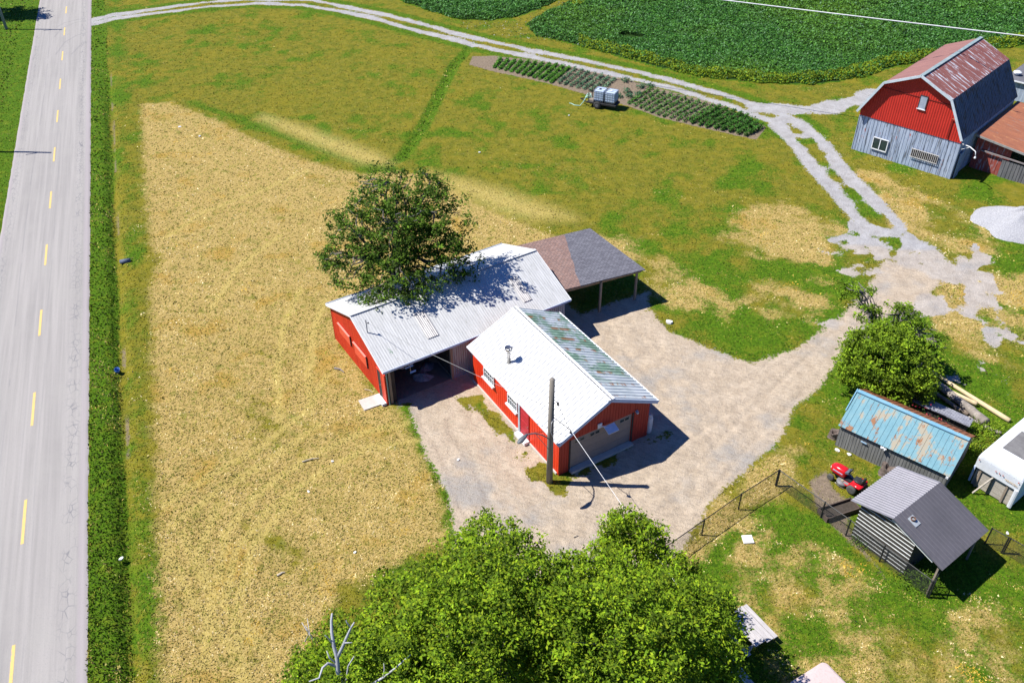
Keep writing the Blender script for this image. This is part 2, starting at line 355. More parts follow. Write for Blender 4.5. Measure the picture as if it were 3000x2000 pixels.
# ------------------------------------------------------------------ ground material
def ground_material():
    t = NT('ground_cover'); A = t.sep(t.attr('zone_a')); B = t.sep(t.attr('zone_b'))
    n1 = t.noise(1.1, 5, rough=.65); n2 = t.noise(5.5, 4, rough=.65); n3 = t.noise(17, 3, rough=.7); nb = t.noise(.16, 4)
    st = t.noise(3.2, 4, t.vec((1, 3.2, 1), (0, 0, R(-38))), .7); st2 = t.noise(1.4, 4, t.vec((1, 5, 1), (0, 0, R(25))), .65)
    # olive mown grass
    ol = t.mix(t.step(n1, .35, .68), (.170, .150, .014), (.100, .112, .010))
    ol = t.mix(t.math('MULTIPLY', t.step(st2, .5, .72), .5), ol, (.27, .22, .06))
    ol = t.mix(t.math('MULTIPLY', t.step(nb, .5, .68), .2), ol, (.23, .17, .012))
    ol = t.mix(t.math('MULTIPLY', t.step(n3, .5, .7), .45), ol, (.060, .068, .008))
    # lush
    lu = t.mix(t.step(n2, .35, .66), (.075, .150, .006), (.036, .080, .004)); lu = t.mix(t.math('MULTIPLY', t.step(n1, .5, .65), .5), lu, (.14, .17, .012)); lu = t.mix(t.step(A[2], 2.5, 3.0), lu, (.018, .045, .008))
    # straw
    sw = t.mix(t.step(st, .36, .66), (.44, .32, .125), (.27, .19, .05)); sw = t.mix(t.step(n3, .48, .7), sw, (.15, .125, .03))
    sw = t.mix(t.math('MULTIPLY', t.step(n1, .53, .70), .75), sw, (.13, .14, .018)); sw = t.mix(t.math('MULTIPLY', t.step(t.noise(.32, 4), .55, .7), .5), sw, (.30, .17, .015))
    tan = t.mix(t.step(n2, .35, .7), (.42, .33, .11), (.31, .24, .06))
    soil = t.mix(t.step(n2, .35, .7), (.22, .17, .12), (.135, .105, .075))
    yard = t.mix(t.step(n1, .3, .72), (.46, .375, .28), (.36, .285, .205)); yard = t.mix(t.step(t.noise(.22, 5, rough=.6), .5, .66), yard, (.30, .275, .245))
    yard = t.mix(t.math('MULTIPLY', t.step(st2, .48, .64), .5), yard, (.24, .195, .145)); yard = t.mix(t.math('MULTIPLY', t.step(n2, .5, .68), .35), yard, (.20, .17, .135)); yard = t.mix(t.math('MULTIPLY', t.step(n3, .55, .68), .4), yard, (.52, .47, .40))
    white = t.mix(t.step(n1, .3, .7), (.36, .36, .37), (.27, .265, .265))
    gr = t.mix(B[1], yard, white); sp = t.noise(26, 2, rough=.8); gr = t.mix(t.math('MULTIPLY', t.step(sp, .5, .66), .5), gr, (.17, .155, .14)); gr = t.mix(t.math('MULTIPLY', t.step(sp, .33, .42), -.4), gr, gr)
    # masks with ragged edges
    rag = t.math('MULTIPLY', t.math('SUBTRACT', n2, .5), 1.6); rag1 = t.math('MULTIPLY', t.math('SUBTRACT', n1, .5), 2.4)
    f_l = t.step(t.math('ADD', t.math('ADD', A[2], t.math('MULTIPLY', rag, .55)), t.math('MULTIPLY', rag1, .3)), -.12, .25)
    f_d = t.step(t.math('ADD', A[1], t.math('ADD', rag, rag1)), -.35, .45)
    f_g = t.step(t.math('ADD', A[0], t.math('ADD', t.math('MULTIPLY', rag, .8), t.math('MULTIPLY', rag1, .35))), -.06, .14)
    c = t.mix(f_l, ol, lu); c = t.mix(f_d, c, sw); c = t.mix(t.math('MULTIPLY', B[0], .85), c, tan)
    c = t.mix(t.step(t.math('ADD', B[2], t.math('MULTIPLY', rag, .5)), .3, .6), c, soil); c = t.mix(f_g, c, gr)
    hh = t.math('ADD', t.math('MULTIPLY', n3, .5), t.math('MULTIPLY', n2, .7)); t.bump(hh, .08, 1)
    return t.fin(c, .95, 0, .08)
GM = ground_material()

def leafmat(name, trans=.3, rough=.6, up=0.0):
    t = NT(name)
    if up:
        g = t.n('ShaderNodeNewGeometry'); va = t.n('ShaderNodeVectorMath'); va.operation = 'SCALE'; t.l(g.outputs['Normal'], va.inputs[0]); va.inputs['Scale'].default_value = 1-up
        vb = t.n('ShaderNodeVectorMath'); vb.operation = 'ADD'; t.l(va.outputs[0], vb.inputs[0]); vb.inputs[1].default_value = (0, 0, up)
        vc = t.n('ShaderNodeVectorMath'); vc.operation = 'NORMALIZE'; t.l(vb.outputs[0], vc.inputs[0]); t.l(vc.outputs[0], t.b.inputs['Normal'])
    c = t.attr('Col'); n = t.noise(1.3, 2); col = t.mix(t.math('MULTIPLY', t.step(n, .4, .7), .25), c, (.02, .035, .004))
    t.put(t.b.inputs['Base Color'], col); t.b.inputs['Roughness'].default_value = rough
    tr = t.n('ShaderNodeBsdfTranslucent'); t.l(col, tr.inputs[0]); mx = t.n('ShaderNodeMixShader'); mx.inputs[0].default_value = trans
    t.l(t.b.outputs[0], mx.inputs[1]); t.l(tr.outputs[0], mx.inputs[2]); t.l(mx.outputs[0], t.out.inputs[0]); return t.m
LEAF = leafmat('leaves', .35, .8, .3); BLADE = leafmat('grass_blades', .1, .9, .62)

def make_ground():
    ys = [14.]; dy = .12
    while ys[-1] < 150: ys.append(ys[-1]+dy); dy = .10+(ys[-1]-14)*.0045
    ys = np.array([-900., -200, 0] + ys + [200, 400, 1500]); us = np.linspace(-1, 1, 560)
    us = np.concatenate([[-25, -6, -1.5], us, [1.5, 6, 25]])
    hw = 17+.66*np.clip(ys, 14, 150)
    X = us[None, :]*hw[:, None]; Y = np.repeat(ys[:, None], len(us), 1); P = np.stack([X.ravel(), Y.ravel()], 1)
    z = zones(P); ny, nx = X.shape
    H = height(P)*(P[:, 1] > 13)*(P[:, 1] < 160)
    near = (P[:, 1] > 24) & (P[:, 1] < 62) & (P[:, 0] > -8) & (P[:, 0] < 32) & (z['g'] > -.5)
    Q = P[near]; h = np.zeros(len(Q))
    for T in YTRK:
        q = dline(Q, T); rut = np.exp(-((q-.75)/.13)**2); h -= rut*.035*(.6+.8*vnoise(Q, 4.5, 81)); h += np.exp(-((q-.98)/.09)**2)*.02
    H[near] += h+(fbm(Q, 1.7, 82)-.5)*.05+(fbm(Q, .5, 83)-.5)*.10
    t_ = z['t']
    a = np.stack([np.clip(z['g'], -4, 4), z['d'], z['l']], 1); b = np.stack([t_, z['w'], z['s']], 1)
    V = np.concatenate([P, H[:, None]], 1)
    idx = np.arange(ny*nx).reshape(ny, nx)
    F = np.stack([idx[:-1, :-1], idx[:-1, 1:], idx[1:, 1:], idx[1:, :-1]], -1).reshape(-1, 4)
    ctr = lambda q: q[F].mean(1)
    gg = ctr(z['g']); gar = ctr(sdpoly(P, Z_GARDEN)); wh = ctr(z['w'])
    cls = np.zeros(len(F), int); cls[(gg > 0)] = 1; cls[(gg > 0) & (wh > .5)] = 2; cls[(gg <= 0) & (gar > 0)] = 3
    for k, nm in enumerate(('ground', 'gravel_yard', 'gravel_lane', 'garden_soil')):
        f = F[cls == k]; u, inv = np.unique(f, return_inverse=True)
        npmesh(nm, V[u], inv.reshape(f.shape), GM, {'zone_a': a[u], 'zone_b': b[u]}, 'structure')
make_ground()

# ------------------------------------------------------------------ road
def road():
    t = NT('old_asphalt')
    v = t.vec((1, 1, 1), (0, 0, RA)); al = t.vec((3.2, .06, 1), (0, 0, RA)); lo = t.noise(1.0, 4, al, .6)
    c = t.mix(t.step(lo, .3, .7), (.315, .295, .275), (.25, .235, .22)); c = t.mix(t.math('MULTIPLY', t.step(t.noise(.5, 4), .4, .7), .35), c, (.30, .285, .26))
    sp = t.noise(22, 3, rough=.8); c = t.mix(t.math('MULTIPLY', t.step(sp, .5, .7), .45), c, (.17, .165, .17))
    cr = t.attr('Col'); s = t.sep(cr)
    vo = t.n('ShaderNodeTexVoronoi'); vo.feature = 'DISTANCE_TO_EDGE'; vo.inputs['Scale'].default_value = 3.2
    t.l(t.vec((1.0, .55, 1), (0, 0, RA)), vo.inputs['Vector'])
    crk = t.math('MULTIPLY', t.math('MULTIPLY', t.math('SUBTRACT', 1, t.step(vo.outputs[0], .0, .07)), s[0]), t.step(t.noise(.8, 3), .38, .55))
    c = t.mix(t.math('MULTIPLY', crk, .75), c, (.12, .12, .135))
    c = t.mix(t.math('MULTIPLY', s[1], .55), c, (.16, .155, .16)); c = t.mix(t.math('MULTIPLY', s[2], .6), c, (.30, .265, .27))
    t.bump(sp, .01, .6); mat = t.fin(c, .9, 0, .15)
    offs = np.concatenate([np.linspace(-3.42, -2.9, 5), np.linspace(-2.8, 2.45, 106), np.linspace(2.5, 3.05, 5)]); als = np.concatenate([[-300, -60], np.arange(-12, 112, .25), [160, 400, 1500]])
    V = []; A = []
    for a in als:
        for k, o in enumerate(offs):
            oo = o; e = 0
            if k in (0, len(offs)-1): oo = o+.10*(fbm(np.array([[a*.7, k]]), 1.7, 3)[0]-.5)*2
            p = roadxy(oo, a); V.append((p[0], p[1], .035 if k not in (0, len(offs)-1) else -.03))
            cx = math.exp(-((o-2.15)/.32)**2)+.8*math.exp(-((o+2.9)/.35)**2); 
            ln = max(math.exp(-((o+1.55-.12*math.sin(a*.11))/.03)**2)*.8, math.exp(-((o-.42-.05*math.sin(a*.4))/.025)**2)*.6, math.exp(-((o+.42)/.025)**2)*.5)*(1 if fbm(np.array([[a, o]]), .3, 8)[0] > .42 else .2)
            A.append((cx, ln, 1 if (o > 2.62 or o < -3.1) else 0))
    # curved skid marks from the lane mouth
    V = np.array(V); A = np.array(A); P = V[:, :2]
    for T in ([(272, 52), (230, 58), (190, 68), (165, 82)], [(272, 58), (220, 68), (180, 85), (160, 110)], [(272, 92), (225, 105), (190, 125), (165, 160)], [(270, 118), (235, 135), (210, 160)]):
        A[:, 1] = np.maximum(A[:, 1], .65*np.exp(-(dline(P, G(T))/.1)**2))
    n = len(offs); idx = np.arange(len(V)).reshape(len(als), n)
    F = np.stack([idx[:-1, :-1], idx[:-1, 1:], idx[1:, 1:], idx[1:, :-1]], -1).reshape(-1, 4)
    r = npmesh('road', V, F, mat, {'Col': A}, 'structure')
    y = M('faded_yellow_paint', (.66, .45, .13), (.52, .38, .16), sc=9, rough=.8, spots=(.36, .33, .27), amt=(.56, .72))
    for k in range(0, 13):
        a1 = 9*(11-k); a0 = a1-3.09; m = MB(); e = .0
        q = [(-.07, a0), (.07, a0+.02), (.07, a1), (-.07, a1-.03)]
        m.add([(*roadxy(o, a), .040) for o, a in q], [(0, 1, 2, 3)]); m.build('centre_line_dash', y, r)
road()

# ------------------------------------------------------------------ grass, straw and crop
def footprint_mask(P):
    keep = np.ones(len(P), bool)
    for org, th, x0, x1, y0, y1 in FOOT:
        d = P-np.array(org); x = d[:, 0]*math.cos(th)+d[:, 1]*math.sin(th); y = -d[:, 0]*math.sin(th)+d[:, 1]*math.cos(th)
        keep &= ~((x > x0) & (x < x1) & (y > y0) & (y < y1))
    return keep
FOOT = [((-9.28, 40.53), .5644, .1, 12.7, -3.8, 3.85), ((4.98, 32.98), .5365, -2.95, 2.95, .2, 9.5), ((32.99, 67.39), -.77, -4.3, 12, .1, 12),
        ((17.24, 33.7), -.72, .1, 5.7, .1, 3.6), ((17.04, 26), -.94, -1.7, 1.3, .2, 3.6), ((-8.93, 37.84), .5365, 0, 1.45, -1.0, 0.0)]
def samples(n, margin=.22, vmin=-300, vmax=None):
    u = RNG.uniform(-3000*margin, 3000*(1+margin), n); v = RNG.uniform(vmin, vmax or 2000*(1+margin), n)
    d = FW[None]+RT[None]*((u-1500)/FPX)[:, None]-UP[None]*((v-1000)/FPX)[:, None]
    return (CAM[None]+d*(-CAMH/d[:, 2])[:, None])[:, :2]
def pick(cols, n): c = np.array(cols); return c[RNG.integers(0, len(c), n)]
def tris(P, z0, w, h, lean, col, name, mat, label, cat, kind='stuff'):
    n = len(P); a = RNG.uniform(0, 2*np.pi, n); dx, dy = np.cos(a)*w/2, np.sin(a)*w/2
    la = RNG.uniform(0, 2*np.pi, n); lx, ly = np.cos(la)*lean, np.sin(la)*lean
    V = np.empty((n, 3, 3)); V[:, 0] = np.stack([P[:, 0]-dx, P[:, 1]-dy, z0-.01], 1); V[:, 1] = np.stack([P[:, 0]+dx, P[:, 1]+dy, z0-.01], 1)
    V[:, 2] = np.stack([P[:, 0]+lx, P[:, 1]+ly, z0+h], 1)
    o = npmesh(name, V.reshape(-1, 3), np.arange(3*n).reshape(n, 3), mat, {'Col': np.repeat(col, 3, 0)*1.0}, kind)
    tag(o, label, cat); return o
def grass():
    P = samples(760000); z = zones(P); dist = np.sqrt((P**2).sum(1)+CAMH**2); px = dist/870
    ok = (z['g'] < .0) & (z['c'] < 0) & (sdpoly(P, Z_GARDEN) < 0) & ((z['off'] > 2.97) | (z['off'] < -3.38)) & footprint_mask(P) & (P[:, 1] < 170)
    ok &= ~((z['s'] > .5) & (RNG.random(len(P)) < .8))
    P = P[ok]; z = {k: v[ok] for k, v in z.items()}; px = px[ok]; n = len(P); H = height(P)
    rag = (vnoise(P, 5, 3)-.5)*1.6+(vnoise(P, 1.1, 6)-.5)*2.2+RNG.normal(0, .3, n)
    straw = (z['d']+rag) > 0; lush = ((z['l']+rag*.7) > .14) & ~straw
    tall = ((z['off'] > 2.9) & (z['off'] < 4.75)) | (z['off'] < -5) | (dline(P, L_DITCH2) < .5)
    col = pick([(.155, .15, .014), (.12, .13, .012), (.185, .17, .018), (.22, .19, .04), (.095, .108, .010)], n)
    col = np.where(lush[:, None], pick([(.09, .155, .006), (.065, .12, .006), (.125, .185, .008), (.17, .20, .015), (.045, .085, .005)], n), col)
    col = np.where(straw[:, None], pick([(.56, .44, .19), (.48, .37, .13), (.38, .29, .07), (.25, .22, .04), (.66, .55, .31), (.17, .18, .025)], n), col)
    gp = (vnoise(P, .9, 15) > .62) & straw; col = np.where(gp[:, None], pick([(.19, .19, .025), (.13, .15, .015), (.3, .24, .05)], n), col)
    org = (vnoise(P, .33, 16) > .80) & straw; col = np.where(org[:, None], pick([(.50, .31, .03), (.52, .37, .08), (.40, .25, .03)], n), col)
    col = np.where((z['t'] > RNG.random(n))[:, None], pick([(.48, .37, .13), (.40, .29, .08), (.54, .43, .17)], n), col)
    sc_ = np.clip(55/(px*870), .5, 1.3)
    mo = fbm(P, 2.6, 70)*.6+.4*vnoise(P, 7.0, 74); mo2 = fbm(P, 1.3, 71)+.45*fbm(P, .22, 72)
    gsp = straw & ((mo2 > .74) | (mo < .34)); col = np.where(gsp[:, None], pick([(.20, .19, .025), (.13, .145, .014), (.27, .23, .045), (.10, .11, .012)], n), col)
    dk = lush & (mo < .38); col = np.where(dk[:, None], col*.55, col)
    yl = ~straw & (stripe(P)+.5*(mo-.5) > .72); col = np.where(yl[:, None], pick([(.30, .24, .05), (.24, .20, .03), (.36, .30, .10)], n), col)
    col = col*(.36+1.3*mo)[:, None]*1.04*RNG.uniform(.72, 1.28, (n, 1))
    w = px*1.5*RNG.uniform(.6, 1.5, n); h = np.where(tall, .09, np.where(straw, .05, .04))*RNG.uniform(.4, 1.4, n)
    lean = h*1.1*RNG.uniform(0, 1, n)+px*.7*straw
    for m, nm, lb in ((straw, 'dry_grass', 'dry yellow straw-like cut grass covering the open field'), (~straw, 'grass', 'green and olive mown grass of lawns, verges and ditch')):
        k = m & ~(tall & ~straw & (z['off'] > 99)); tris(P[k], H[k], w[k], h[k], lean[k], col[k], nm, BLADE, lb, 'grass')
grass()

def quads(C, size, col, name, mat, parent=None, kind=None, tilt=1.0, aspect=.55):
    """leaf cards: folded pairs of triangles about random axes"""
    n = len(C); nv = RNG.normal(0, tilt, (n, 3)); nv[:, 2] = np.abs(nv[:, 2])+.6; nv /= np.linalg.norm(nv, axis=1)[:, None]
    r = RNG.normal(0, 1, (n, 3)); a = np.cross(nv, r); a /= np.linalg.norm(a, axis=1)[:, None]; b = np.cross(nv, a)
    s = (np.asarray(size)*np.ones(n))[:, None]*.5; fold = nv*s*.25
    V = np.stack([C-a*s, C-b*s*aspect+fold, C+a*s, C+b*s*aspect+fold], 1).reshape(-1, 3)
    return npmesh(name, V, np.arange(4*n).reshape(n, 4), mat, {'Col': np.repeat(col, 4, 0)}, kind, parent)
def crop():
    P = samples(1500000, vmin=-330, vmax=330); P = P[(P[:, 1] > 60) & (P[:, 1] < 190)]
    sd = np.maximum(sdpoly(P, Z_CROP), sdpoly(P, Z_CROP2)); sd = sd+(vnoise(P, .8, 2)-.5)*1.0
    hole = dline(P, G([(1835, 110), (1865, 114)])) < .9
    k = (sd > 0) & ~hole; P = P[k]; sd = sd[k]
    k = RNG.random(len(P)) < np.clip(.95*(.45+vnoise(P, 1.4, 5)), 0, 1); P = P[k]; sd = sd[k]
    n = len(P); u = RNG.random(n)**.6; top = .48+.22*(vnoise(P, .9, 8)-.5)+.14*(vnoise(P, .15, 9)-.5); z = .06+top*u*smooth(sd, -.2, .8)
    C = np.concatenate([P, z[:, None]], 1); dist = np.sqrt((P**2).sum(1)+CAMH**2)
    big = fbm(P, .07, 51)[:, None]
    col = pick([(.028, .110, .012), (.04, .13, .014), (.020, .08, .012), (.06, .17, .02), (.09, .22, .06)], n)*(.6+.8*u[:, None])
    col = col*(1-.0*big)+np.array([.03, .03, -.005])*np.clip(big-.45, 0, .3)*4; col = np.clip(col, .004, 1)*RNG.uniform(.7, 1.3, (n, 1))
    sp = RNG.random(n) < .06; col[sp] = np.array([.14, .26, .12])*RNG.uniform(.7, 1.4, (sp.sum(), 1))
    yl = (sd < 1.6+.8*vnoise(P, .3, 3)) & (RNG.random(n) < .65) & (P[:, 0] > 8); col[yl] = np.array([.20, .28, .012])*RNG.uniform(.6, 1.3, (yl.sum(), 1))
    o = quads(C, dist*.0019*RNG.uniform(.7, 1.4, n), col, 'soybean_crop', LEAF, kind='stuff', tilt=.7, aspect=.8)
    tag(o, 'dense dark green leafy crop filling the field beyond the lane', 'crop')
    # weeds between the two crop blocks and along the field edge
    P = samples(260000, vmin=-100); d = np.minimum(dline(P, G([(1400, 75), (1480, 85), (1560, 62), (1620, 35), (1720, -10)])), dline(P, G([(1440, 95), (1560, 115), (1680, 135)]))+.8)
    P = P[(d < 2.1*vnoise(P, .6, 3)+.5) & (np.maximum(sdpoly(P, Z_CROP), sdpoly(P, Z_CROP2)) < .2)]; n = len(P)
    col = pick([(.12, .16, .012), (.16, .15, .02), (.06, .12, .01), (.2, .16, .05), (.4, .42, .38)], n)
    o = quads(np.concatenate([P, RNG.uniform(.03, .35, (n, 1))], 1), .2, col, 'weeds', LEAF, kind='stuff'); tag(o, 'rough yellow green weeds between the two crop blocks', 'weeds')
crop()
# ------------------------------------------------------------------ shared paints
WHITE_ROOF = M('white_metal_roof', (.62, .62, .615), (.56, .56, .555), sc=2, rough=.55, spec=.3)
OLD_WHITE = M('weathered_white_metal', (.52, .52, .51), (.40, .40, .39), sc=1.4, rough=.65, stretch=(9, .7, .7), spots=(.20, .20, .17), sc2=2.6, amt=(.56, .70), spots2=((.12, .20, .13), 1.2, (.66, .74), (1, .5, 1)))
def green_rust():
    t = NT('peeling_green_metal'); v = t.vec((.5, .85, 1)); se = t.n('ShaderNodeSeparateXYZ'); t.l(t.tc.outputs['Object'], se.inputs[0])
    c = t.mix(t.step(t.noise(1.5, 4, v), .35, .65), (.50, .53, .54), (.38, .42, .43)); pe = t.noise(.9, 6, v, .72)
    f = t.math('MULTIPLY', t.step(pe, .44, .56), t.step(se.outputs[1], .6, 3.0)); f = t.math('MULTIPLY', f, .85); c = t.mix(f, c, t.mix(t.step(t.noise(3, 3, v), .4, .6), (.17, .30, .19), (.11, .21, .12)))
    row = t.step(t.math('SINE', t.math('MULTIPLY', se.outputs[1], 5.4)), .62, .95); r = t.math('MULTIPLY', row, t.step(t.noise(1.3, 4, t.vec((1.2, .5, 1), loc=(5, 2, 0)), .7), .50, .60))
    c = t.mix(t.math('MULTIPLY', r, .85), c, t.mix(t.noise(9, 2), (.16, .05, .015), (.38, .17, .05))); return t.fin(c, .55)
GREEN_RUST = green_rust()
RED = M('red_painted_board', (.56, .040, .012), (.42, .026, .010), sc=1.2, rough=.6, stretch=(2, 2, .5), spots=(.72, .30, .22), sc2=4, amt=(.72, .76))
REDT = M('red_trim_paint', (.62, .07, .035), (.54, .05, .03), sc=2, rough=.55)
SALMON = M('faded_red_shutter', (.66, .09, .045), (.60, .075, .035), sc=1, rough=.5)
BLUETRIM = M('blue_grey_fascia', (.42, .50, .66), (.36, .44, .60), sc=2, rough=.5)
WTRIM = M('white_trim', (.74, .75, .76), (.62, .63, .64), sc=3, rough=.55)
GALV = M('galvanised_sheet', (.34, .38, .44), (.24, .28, .33), sc=2, rough=.45, metal=.3, stretch=(3, 3, .6), spots=(.16, .17, .18), amt=(.6, .75))
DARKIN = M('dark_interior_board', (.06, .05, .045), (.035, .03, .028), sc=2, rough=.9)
WOODP = M('weathered_wood_post', (.30, .24, .18), (.20, .165, .13), sc=4, rough=.85, stretch=(3, 3, .4))
CONC = M('concrete_slab', (.50, .47, .42), (.42, .39, .35), sc=2, rough=.85, bump=.004)
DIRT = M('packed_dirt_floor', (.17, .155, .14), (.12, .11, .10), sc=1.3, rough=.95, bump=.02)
GLASS = M('window_glass', (.02, .035, .035), (.03, .05, .05), sc=2, rough=.12, spec=.5)
STEEL = M('stainless_steel', (.55, .54, .52), (.42, .40, .38), sc=4, rough=.25, metal=.9)
BLACK = M('black_paint', (.018, .018, .02), (.03, .03, .03), sc=5, rough=.5)
RUBBER = M('rubber', (.03, .03, .03), (.05, .048, .045), sc=6, rough=.8)
WIRE = M('cable_sheath', (.05, .05, .05), rough=.6)
WIREW = M('pale_cable_sheath', (.72, .72, .72), (.6, .6, .6), rough=.5)

def gable_wall(mb, O, U, W1, W2, he, hr, prof, N, z0=0, th=.03, he2=None):
    """pentagon wall: W1 to the left of the ridge, W2 to the right"""
    he2 = he if he2 is None else he2
    top = lambda x: he+(hr-he)*x/W1-z0 if x < W1 else hr-(hr-he2)*(x-W1)/W2-z0
    return mb.panel(Vector(O)+Vector((0, 0, z0)), U, (0, 0, 1), N, addx(prof, W1), const(0), top, th)
def slope(mb, p0, p1, up, prof, th=.025, flip=1):
    """ribbed roof plane from eave p0-p1 up by vector up"""
    p0, p1, up = Vector(p0), Vector(p1), Vector(up); U = (p1-p0); L = U.length; U.normalize(); H = up.length; V = up.normalized()
    N = U.cross(V); N = N if N.z > 0 else -N
    return mb.panel(p0, U, V, N, prof(L), const(0), const(H), th)

# ------------------------------------------------------------------ long barn with open bay
def long_barn():
    L, WF, WB, HR, HE = 12.83, 3.95, 4.03, 4.19, 2.62
    T = thing('open_bay_barn', 'long low red barn with weathered white metal roof and dark open bay', 'barn', (-9.28, 40.53, 0), .5644)
    m = MB(); slope(m, (0, -WF, HE), (L, -WF, HE), (0, WF, HR-HE), lambda l: corr(l, .16, .010)); slope(m, (0, WB, HE), (L, WB, HE), (0, -WB, HR-HE), lambda l: corr(l, .16, .010))
    roof = m.build('roof', OLD_WHITE, T)
    MB().bar((-.03, 0, HR+.03), (L+.03, 0, HR+.03), .22, .03).build('ridge_cap', OLD_WHITE, roof)
    for (x, w_) in ((3.35, .72), (9.95, .6)):                 # corrugated skylight sheets
        k = (HR-HE)/WF; m = MB(); y0, y1 = -3.05, -1.3
        m.panel((x, y0, HR+k*y0+.045), (1, 0, 0), Vector((0, 1, k)).normalized(), Vector((0, -k, 1)).normalized(), corr(w_, .12, .035), const(0), const((y1-y0)*math.hypot(1, k)), .01)
        m.build('skylight', M('fibreglass_sheet', (.50, .48, .46), (.26, .25, .25), sc=1.5, rough=.4, stretch=(4, .6, 1), spots=(.14, .13, .13), amt=(.5, .7)), roof)
    # fascia
    MB().bar((0, -WF-.02, HE-.02), (L, -WF-.02, HE-.02), .03, .14).build('fascia', BLUETRIM, T); MB().bar((0, WB+.02, HE-.02), (L, WB+.02, HE-.02), .03, .14).build('fascia', BLUETRIM, T)
    for x in (-.02, L+.02):
        m = MB(); m.bar((x, -WF, HE-.05), (x, 0, HR-.05), .03, .14); m.bar((x, 0, HR-.05), (x, WB, HE-.05), .03, .14); m.build('barge_board', WTRIM, T)
    # walls
    x = .17; w1, w2 = WF-.22, WB-.22; he = HE+.02
    m = MB(); pr = [q for q in boards(w1+w2, .155, .010, .03)]
    gable_wall(m, (x, w2, 0), (0, -1, 0), w2, w1, he, HR-.06, pr, (-1, 0, 0), 0, .04); wl = m.build('gable_wall', RED, T)
    m = MB(); gable_wall(m, (L-.3, -w1, 0), (0, 1, 0), w1, w2, he, HR-.06, corr(w1+w2, .2, .02), (1, 0, 0), 0, .04); m.build('end_wall', GALV, T)
    m = MB(); m.panel((L-.3, w2, 0), (-1, 0, 0), (0, 0, 1), (0, 1, 0), boards(L-.45, .2), const(0), const(he), .04); m.build('back_wall', RED, T)
    m = MB(); m.panel((4.5, -w1, 0), (1, 0, 0), (0, 0, 1), (0, -1, 0), corr(L-.3-4.5, .15, .02), const(0), const(he), .04); m.build('front_sheet_wall', GALV, T)
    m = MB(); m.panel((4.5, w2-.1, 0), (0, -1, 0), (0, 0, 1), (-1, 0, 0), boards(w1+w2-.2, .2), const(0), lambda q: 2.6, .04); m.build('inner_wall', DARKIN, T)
    for px_ in (.42, 4.43): MB().box((px_, -w1+.05, he/2), (.15, .14, he)).build('bay_post', WOODP, T)
    m = MB(); m.box((.24, -w1-.0, he/2), (.06, .10, he)); m.build('corner_trim', M('teal_trim', (.10, .28, .24), (.2, .3, .28), sc=3), T)
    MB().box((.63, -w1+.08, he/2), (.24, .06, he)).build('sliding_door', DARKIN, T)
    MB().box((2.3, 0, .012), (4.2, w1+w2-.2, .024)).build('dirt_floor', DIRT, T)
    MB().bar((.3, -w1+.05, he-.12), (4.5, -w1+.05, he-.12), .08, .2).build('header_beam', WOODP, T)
    m = MB()
    for y in (-2.4, -.8, .8, 2.4): m.bar((.3, y, 2.6), (4.45, y, 2.6), .06, .14)
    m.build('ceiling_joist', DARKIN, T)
    # shutters on the gable
    for y0, y1, z0, z1 in ((2.6, .98, 1.30, 2.0), (.36, -1.28, 1.14, 1.96)):
        s = MB().box((x-.05, (y0+y1)/2, (z0+z1)/2), (.035, y0-y1, z1-z0)).build('shutter', SALMON, T)
        MB().box((x-.09, (y0+y1)/2, z1+.02), (.10, y0-y1+.1, .04)).build('shutter_rail', M('pale_red_rail', (.68, .25, .2), (.6, .2, .16)), s)
        MB().box((x-.055, y1-.04, (z0+z1)/2-.02), (.05, .06, z1-z0)).build('shutter_edge', DARKIN, s)
    d = MB().box((x-.035, -2.98, 1.15), (.03, .42, 1.95)).build('door', DARKIN, T)
    m = MB(); m.box((x-.04, -3.24, 1.1), (.05, .10, 2.1)); m.box((x-.04, -2.74, 1.1), (.05, .07, 2.1)); m.box((x-.04, -2.99, 2.16), (.05, .6, .07)); m.build('door_frame', REDT, d)
    MB().lathe([(.0, 0), (.03, 0), (.03, .04), (0, .05)], (x-.09, -3.1, 1.12), 8).build('door_handle', STEEL, d)
    MB().box((x-.03, -3.5, 1.1), (.05, .38, 2.15)).build('corner_panel', REDT, T)
    MB().box((x-.22, -3.2, .10), (.26, .95, .16)).build('door_step', WTRIM, T)
    # service mast
    s = MB().tube([(.39, -1.37, 3.55), (.39, -1.37, 4.55)], .035, 8).build('service_mast', M('grey_mast', (.33, .33, .34), rough=.5), T)
    MB().lathe([(.03, 0), (.05, .02), (.05, .06), (.02, .08)], (.50, -1.38, 4.25), 8).build('insulator', BLACK, s)
    # things hanging in the bay
    P = T.matrix_world = Matrix.Translation(T.location) @ Matrix.Rotation(.5644, 4, 'Z')
    hz = thing('hanging_hose', 'pale hose looped under the eave of the open barn bay', 'hose', P @ Vector((1.6, -3.55, 2.2)), .5644)
    MB().tube([(-.55+.11*i, .02*math.sin(i), -.16*math.sin(math.pi*i/10)) for i in range(11)], .022, 6).build('hose_loop', M('pale_hose', (.45, .48, .55), rough=.5), hz)
    MB().tube([(-.55, 0, 0), (-.6, 0, .25)], .01, 5).build('hook', STEEL, hz)
    BLP = M('blue_plate', (.10, .25, .62), (.08, .2, .5), sc=6, rough=.35)
    for uv, z, w_, lb in (((1199, 1074), 2.0, .5, 'long blue strip hanging with the pale hose under the barn eave'), ((1210, 1088), 1.8, .36, 'small blue plate hanging below the pale hose in the dark bay')):
        p_ = at(*uv, z); q = thing('hanging_plate', lb, 'plate', p_, .5644); MB().box((0, 0, 0), (w_, .02, .13)).build('plate', BLP, q)
        MB().bar((-w_*.4, 0, .06), (-w_*.4, .02, .5), .01, .01).build('hanger_wire', STEEL, q)
